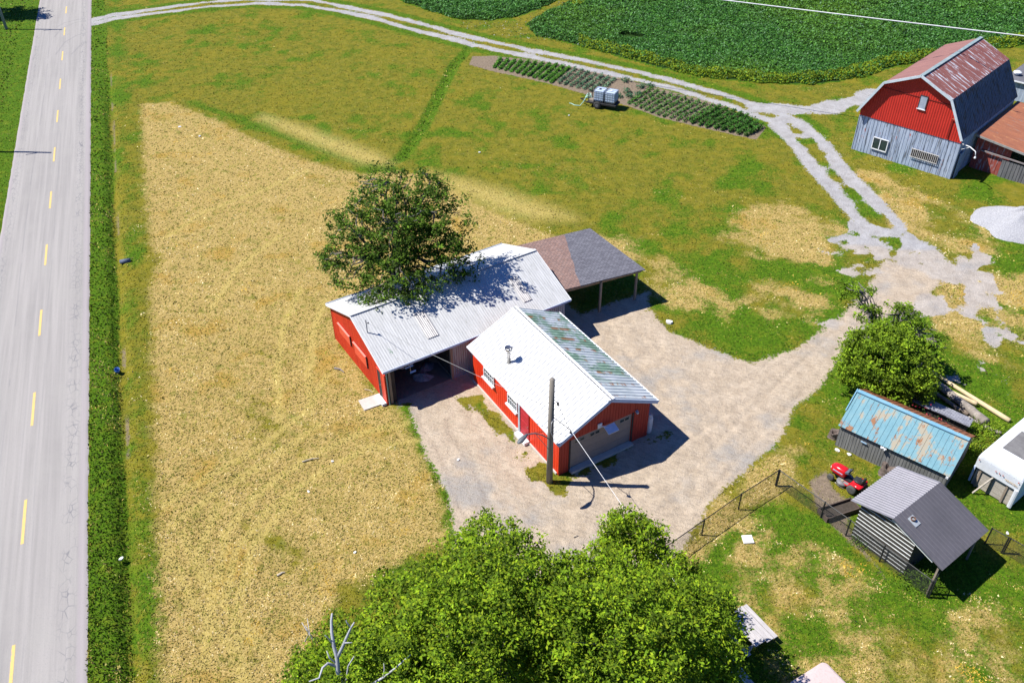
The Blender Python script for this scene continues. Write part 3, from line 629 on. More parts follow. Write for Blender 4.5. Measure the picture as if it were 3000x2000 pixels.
    # pale bag heaps
    for i, (bx, by, r_) in enumerate(((3.0, -2.6, .4), (3.6, -1.9, .35))):
        b = thing('tarpaulin_heap', ['crumpled grey tarpaulin heap nearest the opening of the dark barn bay', 'smaller grey tarpaulin heap deeper inside the dark barn bay'][i], 'tarpaulin', P @ Vector((bx, by, .02)), i)
        m = MB(); n = 14; vs = [(0, 0, r_*.7)]; fs = []
        for j in range(1, 4):
            for k in range(n):
                a = 2*math.pi*k/n; rr = r_*j/3*(1+.25*random.random()); vs.append((rr*math.cos(a)*1.5, rr*math.sin(a), max(0, r_*.7*(1-(j/3)**1.5)+random.uniform(-.05, .05))*(j < 3)))
        for k in range(n):
            fs.append((0, 1+k, 1+(k+1) % n))
            for j in range(2): fs.append((1+j*n+k, 1+(j+1)*n+k, 1+(j+1)*n+(k+1) % n, 1+j*n+(k+1) % n))
        m.add(vs, fs).build('crumpled_sheet', M('grey_tarpaulin', (.22, .24, .28), (.15, .17, .2), sc=4, rough=.7), b)
    return T
BARN = long_barn()

def slab():
    o = MB().prism([(0, 0), (1.36, 0), (1.36, -.96), (0, -.96)], -.05, .07); 
    ob = o.build('concrete_slab', CONC); ob.location = (-8.93, 37.84, 0); ob.rotation_euler = (0, 0, .5); tag(ob, 'pale square concrete slab on the grass outside the barn side door', 'slab')
slab()

# ------------------------------------------------------------------ shingled carport
def carport():
    T = thing('carport', 'open wooden carport with half brown, half dark grey shingled roof at the barn end', 'carport', (2.9, 45.05, 0), 0)
    o = Vector((2.9, 45.05, 0)); c = [Vector(q)-o for q in ((2.95, 45.02, 2.62), (8.73, 47.64, 2.46), (5.53, 52.75, 2.62), (.35, 50.35, 2.72))]
    t = NT('asphalt_shingle'); v = t.vec((1, 1, 1), (0, 0, -.46))
    br = t.n('ShaderNodeTexBrick'); t.l(v, br.inputs[0]); br.inputs['Scale'].default_value = 1; br.inputs['Brick Width'].default_value = .30; br.inputs['Row Height'].default_value = .15
    br.inputs['Mortar Size'].default_value = .016; br.inputs['Color1'].default_value = (.0, 0, 0, 1); br.inputs['Color2'].default_value = (1, 1, 1, 1); br.inputs['Mortar'].default_value = (.2, .2, .2, 1)
    f = t.noise(7, 3, v)
    gy = t.mix(br.outputs[0], (.105, .105, .125), (.165, .165, .19)); bn = t.mix(br.outputs[0], (.22, .135, .11), (.29, .19, .16))
    se = t.n('ShaderNodeSeparateXYZ'); t.l(t.tc.outputs['Object'], se.inputs[0])
    # brown half lies on the barn side of a ragged joint running front to back
    line = t.math('ADD', t.math('SUBTRACT', se.outputs[0], t.math('MULTIPLY', se.outputs[1], -.105)), t.math('MULTIPLY', t.math('SUBTRACT', br.outputs[1], .5), .0))
    line = t.math('ADD', line, t.math('MULTIPLY', t.math('SUBTRACT', t.noise(1.1, 2), .5), .25)); edge = t.step(line, 1.50, 1.52)
    c0 = t.mix(edge, bn, gy); c0 = t.mix(t.math('MULTIPLY', br.outputs[1], .7), c0, (.04, .038, .042)); c0 = t.mix(t.math('MULTIPLY', t.step(f, .4, .7), .4), c0, (.08, .075, .085))
    SH = t.fin(c0, .9, 0, .15)
    MB().slab(c, .07).build('roof', SH, T)
    m = MB(); m.bar(c[0]+Vector((0, .06, -.17)), c[1]+Vector((-.25, .1, -.17)), .07, .18); m.bar(c[1]+Vector((-.2, .1, -.16)), c[2]+Vector((-.15, -.15, -.16)), .07, .14); m.bar(c[2]+Vector((-.15, -.15, -.16)), c[3]+Vector((.2, -.15, -.16)), .07, .14)
    m.build('beam', M('raw_beam', (.36, .24, .13), (.26, .17, .10), sc=3, rough=.85), T)
    for i in range(7):
        f_ = (i+.5)/7; a = c[0].lerp(c[1], f_); b = c[3].lerp(c[2], f_); MB().bar(a+Vector((0, .1, -.12)), b+Vector((0, -.1, -.12)), .05, .1).build('rafter', WOODP, T)
    for p, h in (((5.75, 46.37), 2.35), ((8.23, 47.76), 2.27), ((5.45, 52.2), 2.4), ((2.9, 51.1), 2.45)):
        MB().box((p[0]-o.x, p[1]-o.y, h/2), (.13, .13, h), rz=.45).build('post', WOODP, T)
carport()

# ------------------------------------------------------------------ garage
def garage():
    GL, GW, HR, HE = 9.5, 3.18, 4.19, 2.62; T = thing('garage', 'red board garage with bright white and peeling green metal roof and wide grey door', 'garage', (4.983, 32.976, 0), .5365)
    k = (HR-HE)/GW
    m = MB(); slope(m, (-GW, 0, HE), (-GW, GL, HE), (GW, 0, HR-HE), lambda l: ribs(l, .29, .04, .05)); rl = m.build('white_roof_slope', WHITE_ROOF, T)
    m = MB(); slope(m, (GW, 0, HE), (GW, GL, HE), (-GW, 0, HR-HE), lambda l: ribs(l, .29, .03, .05)); m.build('green_roof_slope', GREEN_RUST, T)
    m = MB(); m.bar((-.1, -.03, HR+.0), (-.1, GL+.02, HR+.0), .26, .02); m.bar((.09, -.03, HR+.0), (.09, GL+.02, HR+.0), .22, .02); m.build('ridge_cap', WHITE_ROOF, T)
    m = MB(); m.bar((-GW, -.02, HE-.07), (0, -.02, HR-.07), .03, .20); m.bar((0, -.02, HR-.07), (GW, -.02, HE-.07), .03, .20); m.build('barge_board', BLUETRIM, T)
    MB().bar((GW+.02, -.02, HE-.03), (GW+.02, GL, HE-.03), .09, .08).build('gutter', WTRIM, T); MB().bar((-GW-.01, -.02, HE-.03), (-GW-.01, GL, HE-.03), .03, .1).build('eave_strip', WTRIM, T)
    w_ = 2.9; he = HE+.10; hr = HR-.06; fy = .3
    m = MB(); top = lambda x: he+(hr-he)*x/w_ if x < w_ else hr-(hr-he)*(x-w_)/w_
    # front wall: beside and above the door opening
    P1 = [q for q in boards(.66, .165, .012, .02)]
    m.panel((-w_, fy, 0), (1, 0, 0), (0, 0, 1), (0, -1, 0), P1, const(0), lambda x: top(x), .04)
    m.panel((-w_+.66, fy, 0), (1, 0, 0), (0, 0, 1), (0, -1, 0), addx(boards(3.98, .19, .012, .02), w_-.66), const(2.18), lambda x: top(x+.66), .04)
    m.panel((-w_+4.64, fy, 0), (1, 0, 0), (0, 0, 1), (0, -1, 0), boards(w_*2-4.64, .165, .012, .02), const(0), lambda x: top(x+4.64), .04)
    m.build('front_wall', M('dull_red_board', (.40, .05, .03), (.32, .035, .022), sc=1.5, rough=.6, stretch=(3, 3, .5)), T)
    m = MB(); m.panel((-w_, GL-.15, 0), (0, -1, 0), (0, 0, 1), (-1, 0, 0), boards(GL-.15-fy, .24, .014, .02), const(.06), const(he), .04)
    RP = M('chipped_red_board', (.66, .045, .010), (.56, .030, .008), sc=1.2, rough=.55, stretch=(1.2, 1.2, .5), spots=(.75, .66, .62), sc2=2.6, amt=(.665, .69))
    m.build('side_wall', RP, T)
    m = MB(); m.panel((w_, fy, 0), (0, 1, 0), (0, 0, 1), (1, 0, 0), boards(GL-.15-fy, .24, .014, .02), const(0), const(he), .04); m.build('far_side_wall', RP, T)
    m = MB(); gable_wall(m, (w_, GL-.15, 0), (-1, 0, 0), w_, w_, he, hr, boards(2*w_, .3), (0, 1, 0)); m.build('back_wall', RED, T)
    MB().box((-w_-.02, (GL+fy)/2, .03), (.10, GL-.6, .16)).build('footing', CONC, T)
    # garage door, four sections with a row of small windows
    DG = M('taupe_steel_door', (.25, .215, .19), (.22, .19, .17), sc=1, rough=.5)
    m = MB(); x0, x1 = -2.2, 1.74
    for i in range(4): m.box(((x0+x1)/2, fy+.06, .17+.5*i+.245), (x1-x0, .05, .49))
    d = m.build('garage_door', DG, T)
    for g in range(4):
        for j in range(2):
            cx = x0+.42+g*.96+j*.32+ (0); f = MB(); cz = 1.93
            for a in ((0, .095, .28, .02), (0, -.095, .28, .02)): f.box((cx+a[0], fy+.028, cz+a[1]), (a[2], .025, a[3]))
            for a in (-.14, .14): f.box((cx+a, fy+.028, cz), (.02, .025, .2))
            f.box((cx, fy+.032, cz), (.27, .012, .17)); wf = f.build('door_window', M('window_frame_taupe', (.34, .31, .27)), d)
            MB().box((cx, fy+.022, cz), (.25, .012, .16)).build('pane', GLASS, wf)
    MB().box((x0-.05, fy+.02, 1.1), (.09, .12, 2.2)).build('door_jamb', DARKIN, T); MB().box((x1+.05, fy+.02, 1.1), (.09, .12, 2.2)).build('door_jamb', DARKIN, T)
    MB().box(((x0+x1)/2, fy-.12, .06), (x1-x0+.1, .34, .16)).build('door_sill', CONC, T)
    # electric box and flood light above the door
    m = MB(); m.box((-.42, fy-.04, 2.38), (.26, .05, .3)); p = m.build('junction_box', WTRIM, T)
    m = MB(); m.box((.12, fy-.34, 2.16), (.66, .5, .05), rz=0, rx=.35); m.bar((-.35, fy-.08, 2.34), (0, fy-.2, 2.24), .04, .04); m.build('flood_light', M('pale_lamp_shade', (.72, .76, .85), (.62, .66, .75), rough=.4), T)
    m = MB(); m.lathe([(.0, 0), (.07, .01), (.085, .06), (.08, .13), (.0, .14)], (2.0, fy-.1, 2.12), 12); m.box((2.0, fy-.03, 2.22), (.14, .05, .12)); m.build('security_lamp', M('lamp_glass', (.45, .5, .6), rough=.2), T)
    m = MB(); m.box((-2.62, fy-.06, 2.5), (.2, .06, .06)); m.build('soffit_lamp', WTRIM, T)
    # side windows
    for (ya, yb, z0, z1) in ((7.94, 6.86, 1.42, 2.08), (5.30, 4.36, 1.38, 2.04)):
        X = -w_-.03; f = MB()
        for y in (ya, yb): f.box((X-.02, y, (z0+z1)/2), (.06, .06, z1-z0))
        f.box((X-.02, (ya+yb)/2, z1), (.06, ya-yb+.06, .06))
        for q in (.2, .4, .6, .8): f.box((X-.015, yb+(ya-yb)*q, (z0+z1)/2), (.03, .025, z1-z0))
        f.box((X-.015, (ya+yb)/2, z0+(z1-z0)*.55), (.03, ya-yb, .025))
        wn = f.build('window', WTRIM, T); MB().box((X+.0, (ya+yb)/2, (z0+z1)/2), (.02, ya-yb, z1-z0)).build('pane', GLASS, wn)
        MB().box((X-.08, (ya+yb)/2, z0-.05), (.18, ya-yb+.16, .09)).build('sill', WTRIM, wn)
    X = -w_-.03
    d = MB().box((X, 3.6, 1.15), (.03, .86, 1.95)).build('side_door', M('door_crimson', (.42, .02, .03), (.36, .018, .03), rough=.5), T)
    m = MB(); m.box((X-.02, 4.1, 1.15), (.08, .16, 2.1)); m.build('door_frame', M('grey_frame', (.42, .47, .52), rough=.5), d)
    for z in (.65, 1.25, 1.8): MB().box((X-.022, 3.6, z), (.012, .6, .04)).build('door_rail', M('door_crimson2', (.5, .04, .05)), d)
    if 1: MB().lathe([(0, 0), (.03, 0), (.03, .05), (0, .05)], (X-.05, 3.26, 1.1), 8).build('door_handle', STEEL, d)
    MB().box((X-.17, 3.62, .12), (.32, 1.05, .18)).build('door_step', WTRIM, T)
    MB().box((X-.05, 4.28, .12), (.14, .2, .18)).build('step_block', CONC, T)
    # chimney
    cx, cy = -2.2+.0, 6.41; cz = 3.06
    m = MB(); m.lathe([(.10, 0), (.10, .98), (.10, 1.0)], (cx, cy, cz), 14); ch = m.build('chimney', STEEL, T, True)
    MB().lathe([(.11, .80), (.22, .98), (.225, 1.12), (.215, 1.12), (.20, 1.0), (.10, .90), (.0, .90)], (cx, cy, cz), 18).build('chimney_cap', STEEL, ch, True)
    MB().lathe([(0, .93), (.12, .93), (.12, .935), (0, .94)], (cx, cy, cz), 14).build('rusty_flue', M('rusty_flue', (.35, .2, .14), (.28, .16, .11)), ch)
    return T
GAR = garage()

def propane():
    T = thing('propane_cylinder', 'tall white gas cylinder standing against the garage corner', 'gas cylinder', (7.46, 35.0, 0), .5)
    W_ = M('cylinder_white', (.62, .63, .64), (.5, .5, .5), sc=3, rough=.5)
    MB().lathe([(.14, 0), (.17, .04), (.17, .06), (.19, .1), (.19, 1.0), (.17, 1.1), (.1, 1.17), (0, 1.18)], (0, 0, 0), 18).build('tank', W_, T, True)
    m = MB(); n = 16
    for a0 in (0.3, math.pi+.3):
        for k in range(7):
            a, b = a0+k*.36, a0+(k+1)*.36; m.bar((.11*math.cos(a), .11*math.sin(a), 1.24), (.11*math.cos(b), .11*math.sin(b), 1.24), .012, .16)
    m.build('collar', W_, T); MB().lathe([(.03, 0), (.03, .1), (.05, .1), (.05, .12), (0, .12)], (0, 0, 1.15), 8).build('valve', STEEL, T)
propane()

# ------------------------------------------------------------------ utility pole by the garage
def pole_lamp():
    b = Vector((1.85, 31.33, 0)); T = thing('utility_pole', 'weathered wooden utility pole with lamp arm in front of the garage', 'utility pole', b, 0)
    PW = M('pole_wood', (.23, .205, .17), (.15, .135, .115), sc=2, rough=.9, stretch=(4, 4, .3))
    MB().tube([(0, 0, -.3), (0, 0, 3.5), (.02, 0, 6.95)], [.17, .155, .13], 14).build('pole', PW, T, True)
    GA = M('galvanised_arm', (.20, .24, .25), (.15, .18, .19), rough=.5, metal=.2)
    d = Vector((.44, 29.95, 0))-b; d.z = 0; Lh = d.length; d.normalize()
    pts = [d*.1+Vector((0, 0, 3.15)), d*.6+Vector((0, 0, 3.75)), d*1.1+Vector((0, 0, 4.2)), d*1.6+Vector((0, 0, 4.48)), d*(Lh-.15)+Vector((0, 0, 4.5))]
    arm = MB().tube(pts, .03, 8).build('lamp_arm', GA, T, True)
    MB().tube([d*.12+Vector((0, 0, 2.45)), pts[2]], .014, 6).build('arm_brace', GA, arm)
    m = MB(); n = 12; vs = []; fs = []
    side = Vector((-d.y, d.x, 0)); secs = [(-.18, .05, .05), (0, .11, .09), (.25, .15, .09), (.42, .09, .05), (.48, .02, .02)]
    for s, w_, h in secs:
        for k in range(n):
            a = 2*math.pi*k/n; vs.append(d*(Lh-.15+s)+side*(w_*math.cos(a))+Vector((0, 0, 4.47-s*.25+h*math.sin(a))))
    for i in range(4):
        for k in range(n): fs.append((i*n+k, i*n+(k+1) % n, (i+1)*n+(k+1) % n, (i+1)*n+k))
    fs += [tuple(range(n)), tuple(4*n+k for k in range(n))]; m.add(vs, fs).build('lamp_head', M('lamp_casing', (.10, .115, .13), (.08, .09, .1), rough=.5), T, True)
    i0 = Vector((2.79, 30.55, 4.36))-b
    MB().tube([(.12, -.1, 4.62), i0+Vector((-.1, 0, .1)), i0], .018, 6).build('cable_bracket', BLACK, T)
    MB().lathe([(.02, -.2), (.07, -.16), (.05, -.12), (.08, -.08), (.05, -.04), (.03, 0)], tuple(i0), 10).build('insulator', M('dark_insulator', (.05, .05, .06), rough=.3), T)
    i1 = Vector((.32, -.05, 5.45)); m = MB(); m.box(tuple(i1), (.1, .08, .16)); m.tube([(.12, 0, 5.7), i1], .012, 5); m.build('cable_clamp', BLACK, T)
    MB().tube([i1, i0*.7+i1*.3+Vector((0, 0, -.12)), i0], .010, 5).build('jumper_cable', WIRE, T)
    MB().tube([(.16, -.05, 4.6), (.02, -.2, 4.3), (.0, -.19, 3.7), (.12, -.14, 3.3)], .014, 5).build('down_cable', WIREW, T)
    m = MB(); c = Vector((.45, -.3, 4.42))
    m.tube([c+Vector((.13*math.cos(a/3)*(1-a/40), .02*a/3, .13*math.sin(a/3)*(1-a/40))) for a in range(0, 30)], .007, 5); m.build('coiled_wire', WIREW, T)
    return b, i0+b, i1+b
PB, INS, CL = pole_lamp()
def sag(a, b, s, n=16): return [a.lerp(b, i/n)+Vector((0, 0, -4*s*(i/n)*(1-i/n))) for i in range(n+1)]
mast = Matrix.Translation((-9.28, 40.53, 0)) @ Matrix.Rotation(.5644, 4, 'Z') @ Vector((.48, -1.38, 4.3))
o = MB().tube(sag(Vector((1.75, 31.25, 5.25)), mast, .12), .011, 5).build('service_cable', M('cable_grey', (.28, .28, .28), rough=.5)); tag(o, 'thin grey cable sagging from the utility pole across the bay to the barn mast', 'cable')
e = Vector(tuple(at(2215, 2040, 4.6))); o = MB().tube(sag(INS, e+(e-INS)*.6, .1, 24), .011, 5).build('overhead_cable', WIREW); tag(o, 'pale twisted cable running from the pole insulator over the treetops to the lower right', 'cable')
a, b = Vector(tuple(at(2175, 0, 10))), Vector(tuple(at(3000, 97, 10))); o = MB().tube(sag(a+(a-b)*1.0, b+(b-a)*1.2, .25, 24), .05, 6).build('power_cable', WIREW); tag(o, 'thick white overhead cable crossing the dark crop field', 'cable')

# ------------------------------------------------------------------ roadside poles
def road_pole(loc, label):
    T = thing('roadside_pole', label, 'utility pole', loc, RA*-1, 'poles along the far side of the road')
    MB().tube([(0, 0, -.3), (0, 0, 9.6)], [.17, .12], 12).build('pole', M('grey_pole_wood', (.26, .28, .33), (.2, .21, .25), sc=2, rough=.9, stretch=(4, 4, .3)), T, True)
    MB().bar((-.9, -.15, 7.9), (.2, -.15, 7.8), .09, .1).build('crossarm', WOODP, T)
    MB().box((0, -.16, 2.6), (.16, .03, .3)).build('number_plate', M('pale_plate', (.5, .6, .7)), T)
    MB().lathe([(.04, 0), (.06, .05), (.03, .12), (0, .13)], (0, 0, 9.6), 8).build('insulator', BLACK, T); return T
road_pole((-60.3, 106.2, 0), 'grey roadside pole at the top left corner of the view')
road_pole((-47.55, 72.15, 0), 'roadside pole whose long shadow crosses the left lane')
# ------------------------------------------------------------------ gambrel barn
GREYBOARD = M('blue_grey_barn_board', (.40, .46, .56), (.24, .29, .38), sc=1.1, rough=.75, stretch=(5, 5, .5), spots=(.11, .12, .14), sc2=1.4, amt=(.52, .64), spots2=((.34, .09, .06), .9, (.64, .69), (4, 4, 1)))
RUSTROOF = M('rusty_roof_sheet', (.24, .095, .08), (.17, .065, .055), sc=1.2, rough=.6, stretch=(.5, 4.5, 1), spots=(.46, .48, .52), sc2=.9, amt=(.54, .60))
RUSTROOF2 = M('rusty_roof_plain', (.25, .125, .105), (.19, .095, .085), sc=1.2, rough=.6, stretch=(.5, 4, 1))
RUSTROOF3 = M('rusty_leanto_sheet', (.30, .115, .06), (.22, .085, .05), sc=.9, rough=.65, stretch=(1, 4, 1), spots=(.45, .22, .10), sc2=.7, amt=(.56, .7), spots2=((.20, .16, .14), 1.0, (.58, .7), (.6, 3, 1)))
REDMETAL = M('red_corrugated_sheet', (.46, .030, .020), (.40, .025, .018), sc=.7, rough=.5)
DARKMETAL = M('shaded_weathered_sheet', (.055, .085, .14), (.03, .045, .075), sc=1, rough=.55, stretch=(4, 4, .4), spots=(.025, .022, .024), sc2=.7, amt=(.5, .62))  # weathered metal, with the slope's blue-black shade worked into its colour
def gambrel():
    W, WB, L, HE, HB, HR = 4.41, 2.76, 11.9, 3.55, 6.46, 7.70
    T = thing('gambrel_barn', 'tall red and grey gambrel barn with rust streaked metal roof at the crop field', 'barn', (32.99, 67.39, 0), -.77)
    m = MB(); o_ = .45
    for sx, mt, nm in ((-1, RUSTROOF2, 'upper_roof_slope'), (1, RUSTROOF, 'upper_roof_slope')):
        m = MB(); slope(m, (sx*WB, -o_, HB), (sx*WB, L, HB), (-sx*WB, 0, HR-HB), lambda l: corr(l, .25, .025)); m.build(nm, mt, T)
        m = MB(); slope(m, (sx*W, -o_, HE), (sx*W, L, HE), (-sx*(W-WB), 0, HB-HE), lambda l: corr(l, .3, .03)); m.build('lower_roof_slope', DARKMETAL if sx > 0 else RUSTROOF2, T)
    MB().bar((0, -o_-.03, HR+.04), (0, L+.05, HR+.04), .3, .05).build('ridge_cap', M('green_grey_cap', (.16, .24, .25), (.3, .33, .33), sc=3, rough=.5), T)
    m = MB(); pts = [(-W, HE), (-WB, HB), (0, HR), (WB, HB), (W, HE)]
    for a, b in zip(pts[:-1], pts[1:]): m.bar((a[0], -o_-.02, a[1]), (b[0], -o_-.02, b[1]), .05, .2)
    m.build('barge_board', M('pale_barge', (.52, .58, .62), (.4, .46, .5), sc=3), T)
    def top(x):
        x = abs(x-(W-.12)); 
        return (HR-(HR-HB)*x/WB if x < WB else HB-(HB-HE)*(x-WB)/(W-WB))-.06
    w_ = W-.12; pr = corr(2*w_, .2, .03)
    for q in (w_-WB, w_, w_+WB): pr = addx(pr, q)
    m = MB(); m.panel((-w_, 0, 0), (1, 0, 0), (0, 0, 1), (0, -1, 0), pr, const(3.16), top, .05); m.build('red_gable', REDMETAL, T)
    m = MB(); m.panel((-w_+.02, .04, 0), (1, 0, 0), (0, 0, 1), (0, -1, 0), boards(2*w_-.04, .27, .02, .03, .25), const(-.1), lambda x: 3.2, .05); m.build('board_wall', GREYBOARD, T)
    m = MB(); m.panel((w_, .04, 0), (0, 1, 0), (0, 0, 1), (1, 0, 0), boards(L-.2, .27, .02, .03, .2), const(-.1), const(3.6), .05); m.build('side_wall', GREYBOARD, T)
    m = MB(); m.panel((-w_, L-.2, 0), (0, -1, 0), (0, 0, 1), (-1, 0, 0), boards(L-.2, .27), const(-.1), const(3.6), .05); m.build('far_side_wall', GREYBOARD, T)
    m = MB(); m.panel((w_, L-.15, 0), (-1, 0, 0), (0, 0, 1), (0, 1, 0), pr, const(0), top, .05); m.build('back_gable', GREYBOARD, T)
    m = MB(); m.bar((-3.1, -.05, 5.92), (3.1, -.05, 5.92), .03, .03); m.build('gable_flashing', M('dark_red_flashing', (.16, .02, .015)), T)
    # loft opening
    f = MB().box((.55, -.045, 5.55), (.60, .05, 1.10)).build('loft_window', M('dusty_pane', (.34, .38, .44), (.24, .28, .34), sc=2, rough=.5), T)
    m = MB()
    for a in ((.25, 0, .05, 1.14), (.85, 0, .05, 1.14)): m.box((a[0], -.07, 5.55), (a[2], .05, a[3]))
    m.box((.55, -.07, 6.1), (.65, .05, .05)); m.build('window_frame', DARKIN, f); MB().box((.55, -.09, 5.0), (.7, .09, .06)).build('sill', WTRIM, f)
    # double window
    f = MB()
    for x in (-2.58, -1.95, -1.30): f.box((x, -.06, 1.15), (.07, .07, 1.05))
    for z in (.64, 1.66): f.box((-1.94, -.06, z), (1.35, .07, .07))
    wn = f.build('window', WTRIM, T); MB().box((-1.94, -.03, 1.15), (1.25, .03, 1.0)).build('pane', GLASS, wn)
    # barred hatch
    f = MB(); f.box((1.85, -.035, 1.33), (2.2, .03, .62)); h = f.build('feed_hatch', DARKIN, T); m = MB()
    for i in range(15): m.box((.78+i*.155, -.12, 1.33), (.035, .03, .74))
    for z in (.98, 1.68): m.box((1.86, -.11, z), (2.3, .04, .05))
    m.build('hatch_bars', M('pale_bars', (.62, .60, .58), (.4, .38, .36), sc=5), h)
    # hay door track
    MB().bar((3.15, -.09, 3.3), (3.15, -.09, 4.9), .05, .05).build('door_track', M('dark_red_flashing', (.16, .02, .015)), T)
    MB().tube([(3.1, -.1, 4.93), (3.5, -.25, 4.98)], .03, 6).build('hook', M('rust_metal', (.25, .12, .07)), T)
    b = MB().tube([(W-.1, .15, 3.1), (W+.7, -.35, 3.25), (W+1.3, -.7, 3.15), (W+1.42, -.78, 2.8)], .035, 8).build('yard_lamp_arm', WIREW, T, True)
    MB().lathe([(.04, 0), (.09, -.1), (.09, -.16), (0, -.2)], (W+1.42, -.78, 2.82), 8).build('lamp_head', WTRIM, b)
    MB().bar((W-.06, .2, 2.6), (W+.7, -.33, 3.2), .03, .03).build('arm_brace', WTRIM, b)
    d = MB().box((W+.02, .75, 1.1), (.05, .85, 2.2)).build('side_door', M('blue_grey_door', (.25, .33, .45), (.18, .24, .34), sc=2), T)
    return T
gambrel()
def leanto():
    T = thing('lean_to_shed', 'low shed with rusty brown metal roof beside the gambrel barn', 'shed', (32.99, 67.39, 0), -.77)
    x0, x1, y0, y1 = 4.55, 15.5, 3.35, 12.2; z0, z1 = 3.05, 1.75; 
    m = MB(); m.panel((x0-.1, y0-.45, z0), Vector((x1-x0, 0, z1-z0)).normalized(), (0, 1, 0), Vector((z0-z1, 0, x1-x0)).normalized(), corr(math.hypot(x1-x0, z1-z0), 11.2, .0), const(0), const(y1-y0+.5), .05)
    m2 = MB(); m2.panel((x0-.1, y0-.45, z0+.01), (0, 1, 0), Vector((x1-x0, 0, z1-z0)).normalized(), Vector((z0-z1, 0, x1-x0)).normalized(), corr(y1-y0+.5, .25, .03), const(0), const(math.hypot(x1-x0, z1-z0)), .03)
    m2.build('roof', RUSTROOF3, T)
    MB().bar((x0-.1, y0-.47, z0-.08), (x1, y0-.47, z1-.06), .06, .16).build('fascia', M('grey_fascia', (.30, .30, .28), (.2, .2, .19), sc=3), T)
    m = MB(); m.panel((x0, y0, 0), (1, 0, 0), (0, 0, 1), (0, -1, 0), boards(1.75+.0, .3, .02, .02, .2), const(-.1), lambda x: z0-.1-(x)*.118, .05); m.build('red_board_wall', M('flaking_red_board', (.32, .07, .05), (.22, .05, .04), sc=1.5, stretch=(4, 4, .6), spots=(.34, .30, .32), amt=(.52, .64)), T)
    m = MB(); m.panel((x0+1.75, y0, 0), (1, 0, 0), (0, 0, 1), (0, -1, 0), boards(1.05, .3, .02, .02, .2), const(-.1), lambda x: z0-.3-(x)*.118, .05); m.build('red_board_wall', M('flaking_red_board', (.32, .07, .05)), T)
    m = MB(); m.panel((x0+2.35, y0-.12, 0), (1, 0, 0), (0, 0, 1), (0, -1, 0), boards(x1-x0-2.4, .3, .025, .03, .3), const(-.1), lambda x: 1.45-.02*x, .05); m.build('grey_board_wall', M('charcoal_board', (.17, .165, .17), (.10, .10, .105), sc=1.4, stretch=(4, 4, .6), spots=(.4, .4, .42), sc2=4, amt=(.68, .74)), T)
    MB().bar((x0+.6, y0-.16, 1.75), (x1, y0-.16, 1.40), .1, .1).build('sill_rail', M('rail', (.25, .22, .22)), T)
    m = MB(); m.panel((x1-.2, y0, 0), (0, 1, 0), (0, 0, 1), (1, 0, 0), boards(y1-y0, .3), const(-.1), const(1.7), .05); m.build('end_wall', GREYBOARD, T)
leanto()
def far_shed():
    p = at(2950, 236, 1.9); T = thing('flat_roof_shed', 'low dark flat roof shed showing behind the gambrel barn', 'shed', (p[0]+3, p[1]+1.5, 0), -.77)
    MB().box((2.5, 0, 1.85), (8, 5.5, .14)).build('roof', M('roofing_felt', (.14, .14, .155), (.10, .10, .11), sc=1, rough=.9), T)
    MB().box((2.5, 0, .9), (7.6, 5.1, 1.8)).build('wall', GREYBOARD, T)
    MB().bar((-1.5, -2.8, 1.88), (6.5, -2.8, 1.88), .06, .12).build('roof_edge', WTRIM, T)
    b = MB().lathe([(.12, 0), (.2, .15), (.35, .2), (.38, .32), (.2, .42), (0, .45)], (-.9, -1.2, 1.92), 12).build('roof_vent', WTRIM, T)
far_shed()

# ------------------------------------------------------------------ gravel heap
def heap():
    c = at(2985, 655, 0); n, k = 40, 14; vs = [(0, 0, 1.6)]; fs = []
    for j in range(1, k+1):
        for i in range(n):
            a = 2*math.pi*i/n; f = j/k; r = 3.3*f*(1+.12*math.sin(3*a+1)+.05*math.sin(7*a)); z = 1.6*(1-f**.95)*(1+.10*math.sin(5*a+f*6))
            vs.append((r*math.cos(a)*1.2+random.uniform(-.03, .03), r*math.sin(a)*.85+random.uniform(-.03, .03), max(z, 0)+random.uniform(-.03, .03)-(.05 if j == k else 0)))
    for i in range(n):
        fs.append((0, 1+i, 1+(i+1) % n))
        for j in range(k-1): fs.append((1+j*n+i, 1+(j+1)*n+i, 1+(j+1)*n+(i+1) % n, 1+j*n+(i+1) % n))
    t = NT('crushed_stone'); v = t.noise(14, 4, rough=.8); c_ = t.mix(t.step(v, .35, .65), (.42, .42, .43), (.24, .24, .26)); t.bump(v, .06); mt = t.fin(c_, .95)
    o = MB().add(vs, fs).build('gravel_heap', mt, None, True); o.location = (c[0]+.4, c[1]-.2, 0); tag(o, 'pale grey heap of crushed stone on the grass at the right edge', 'gravel heap')
heap()

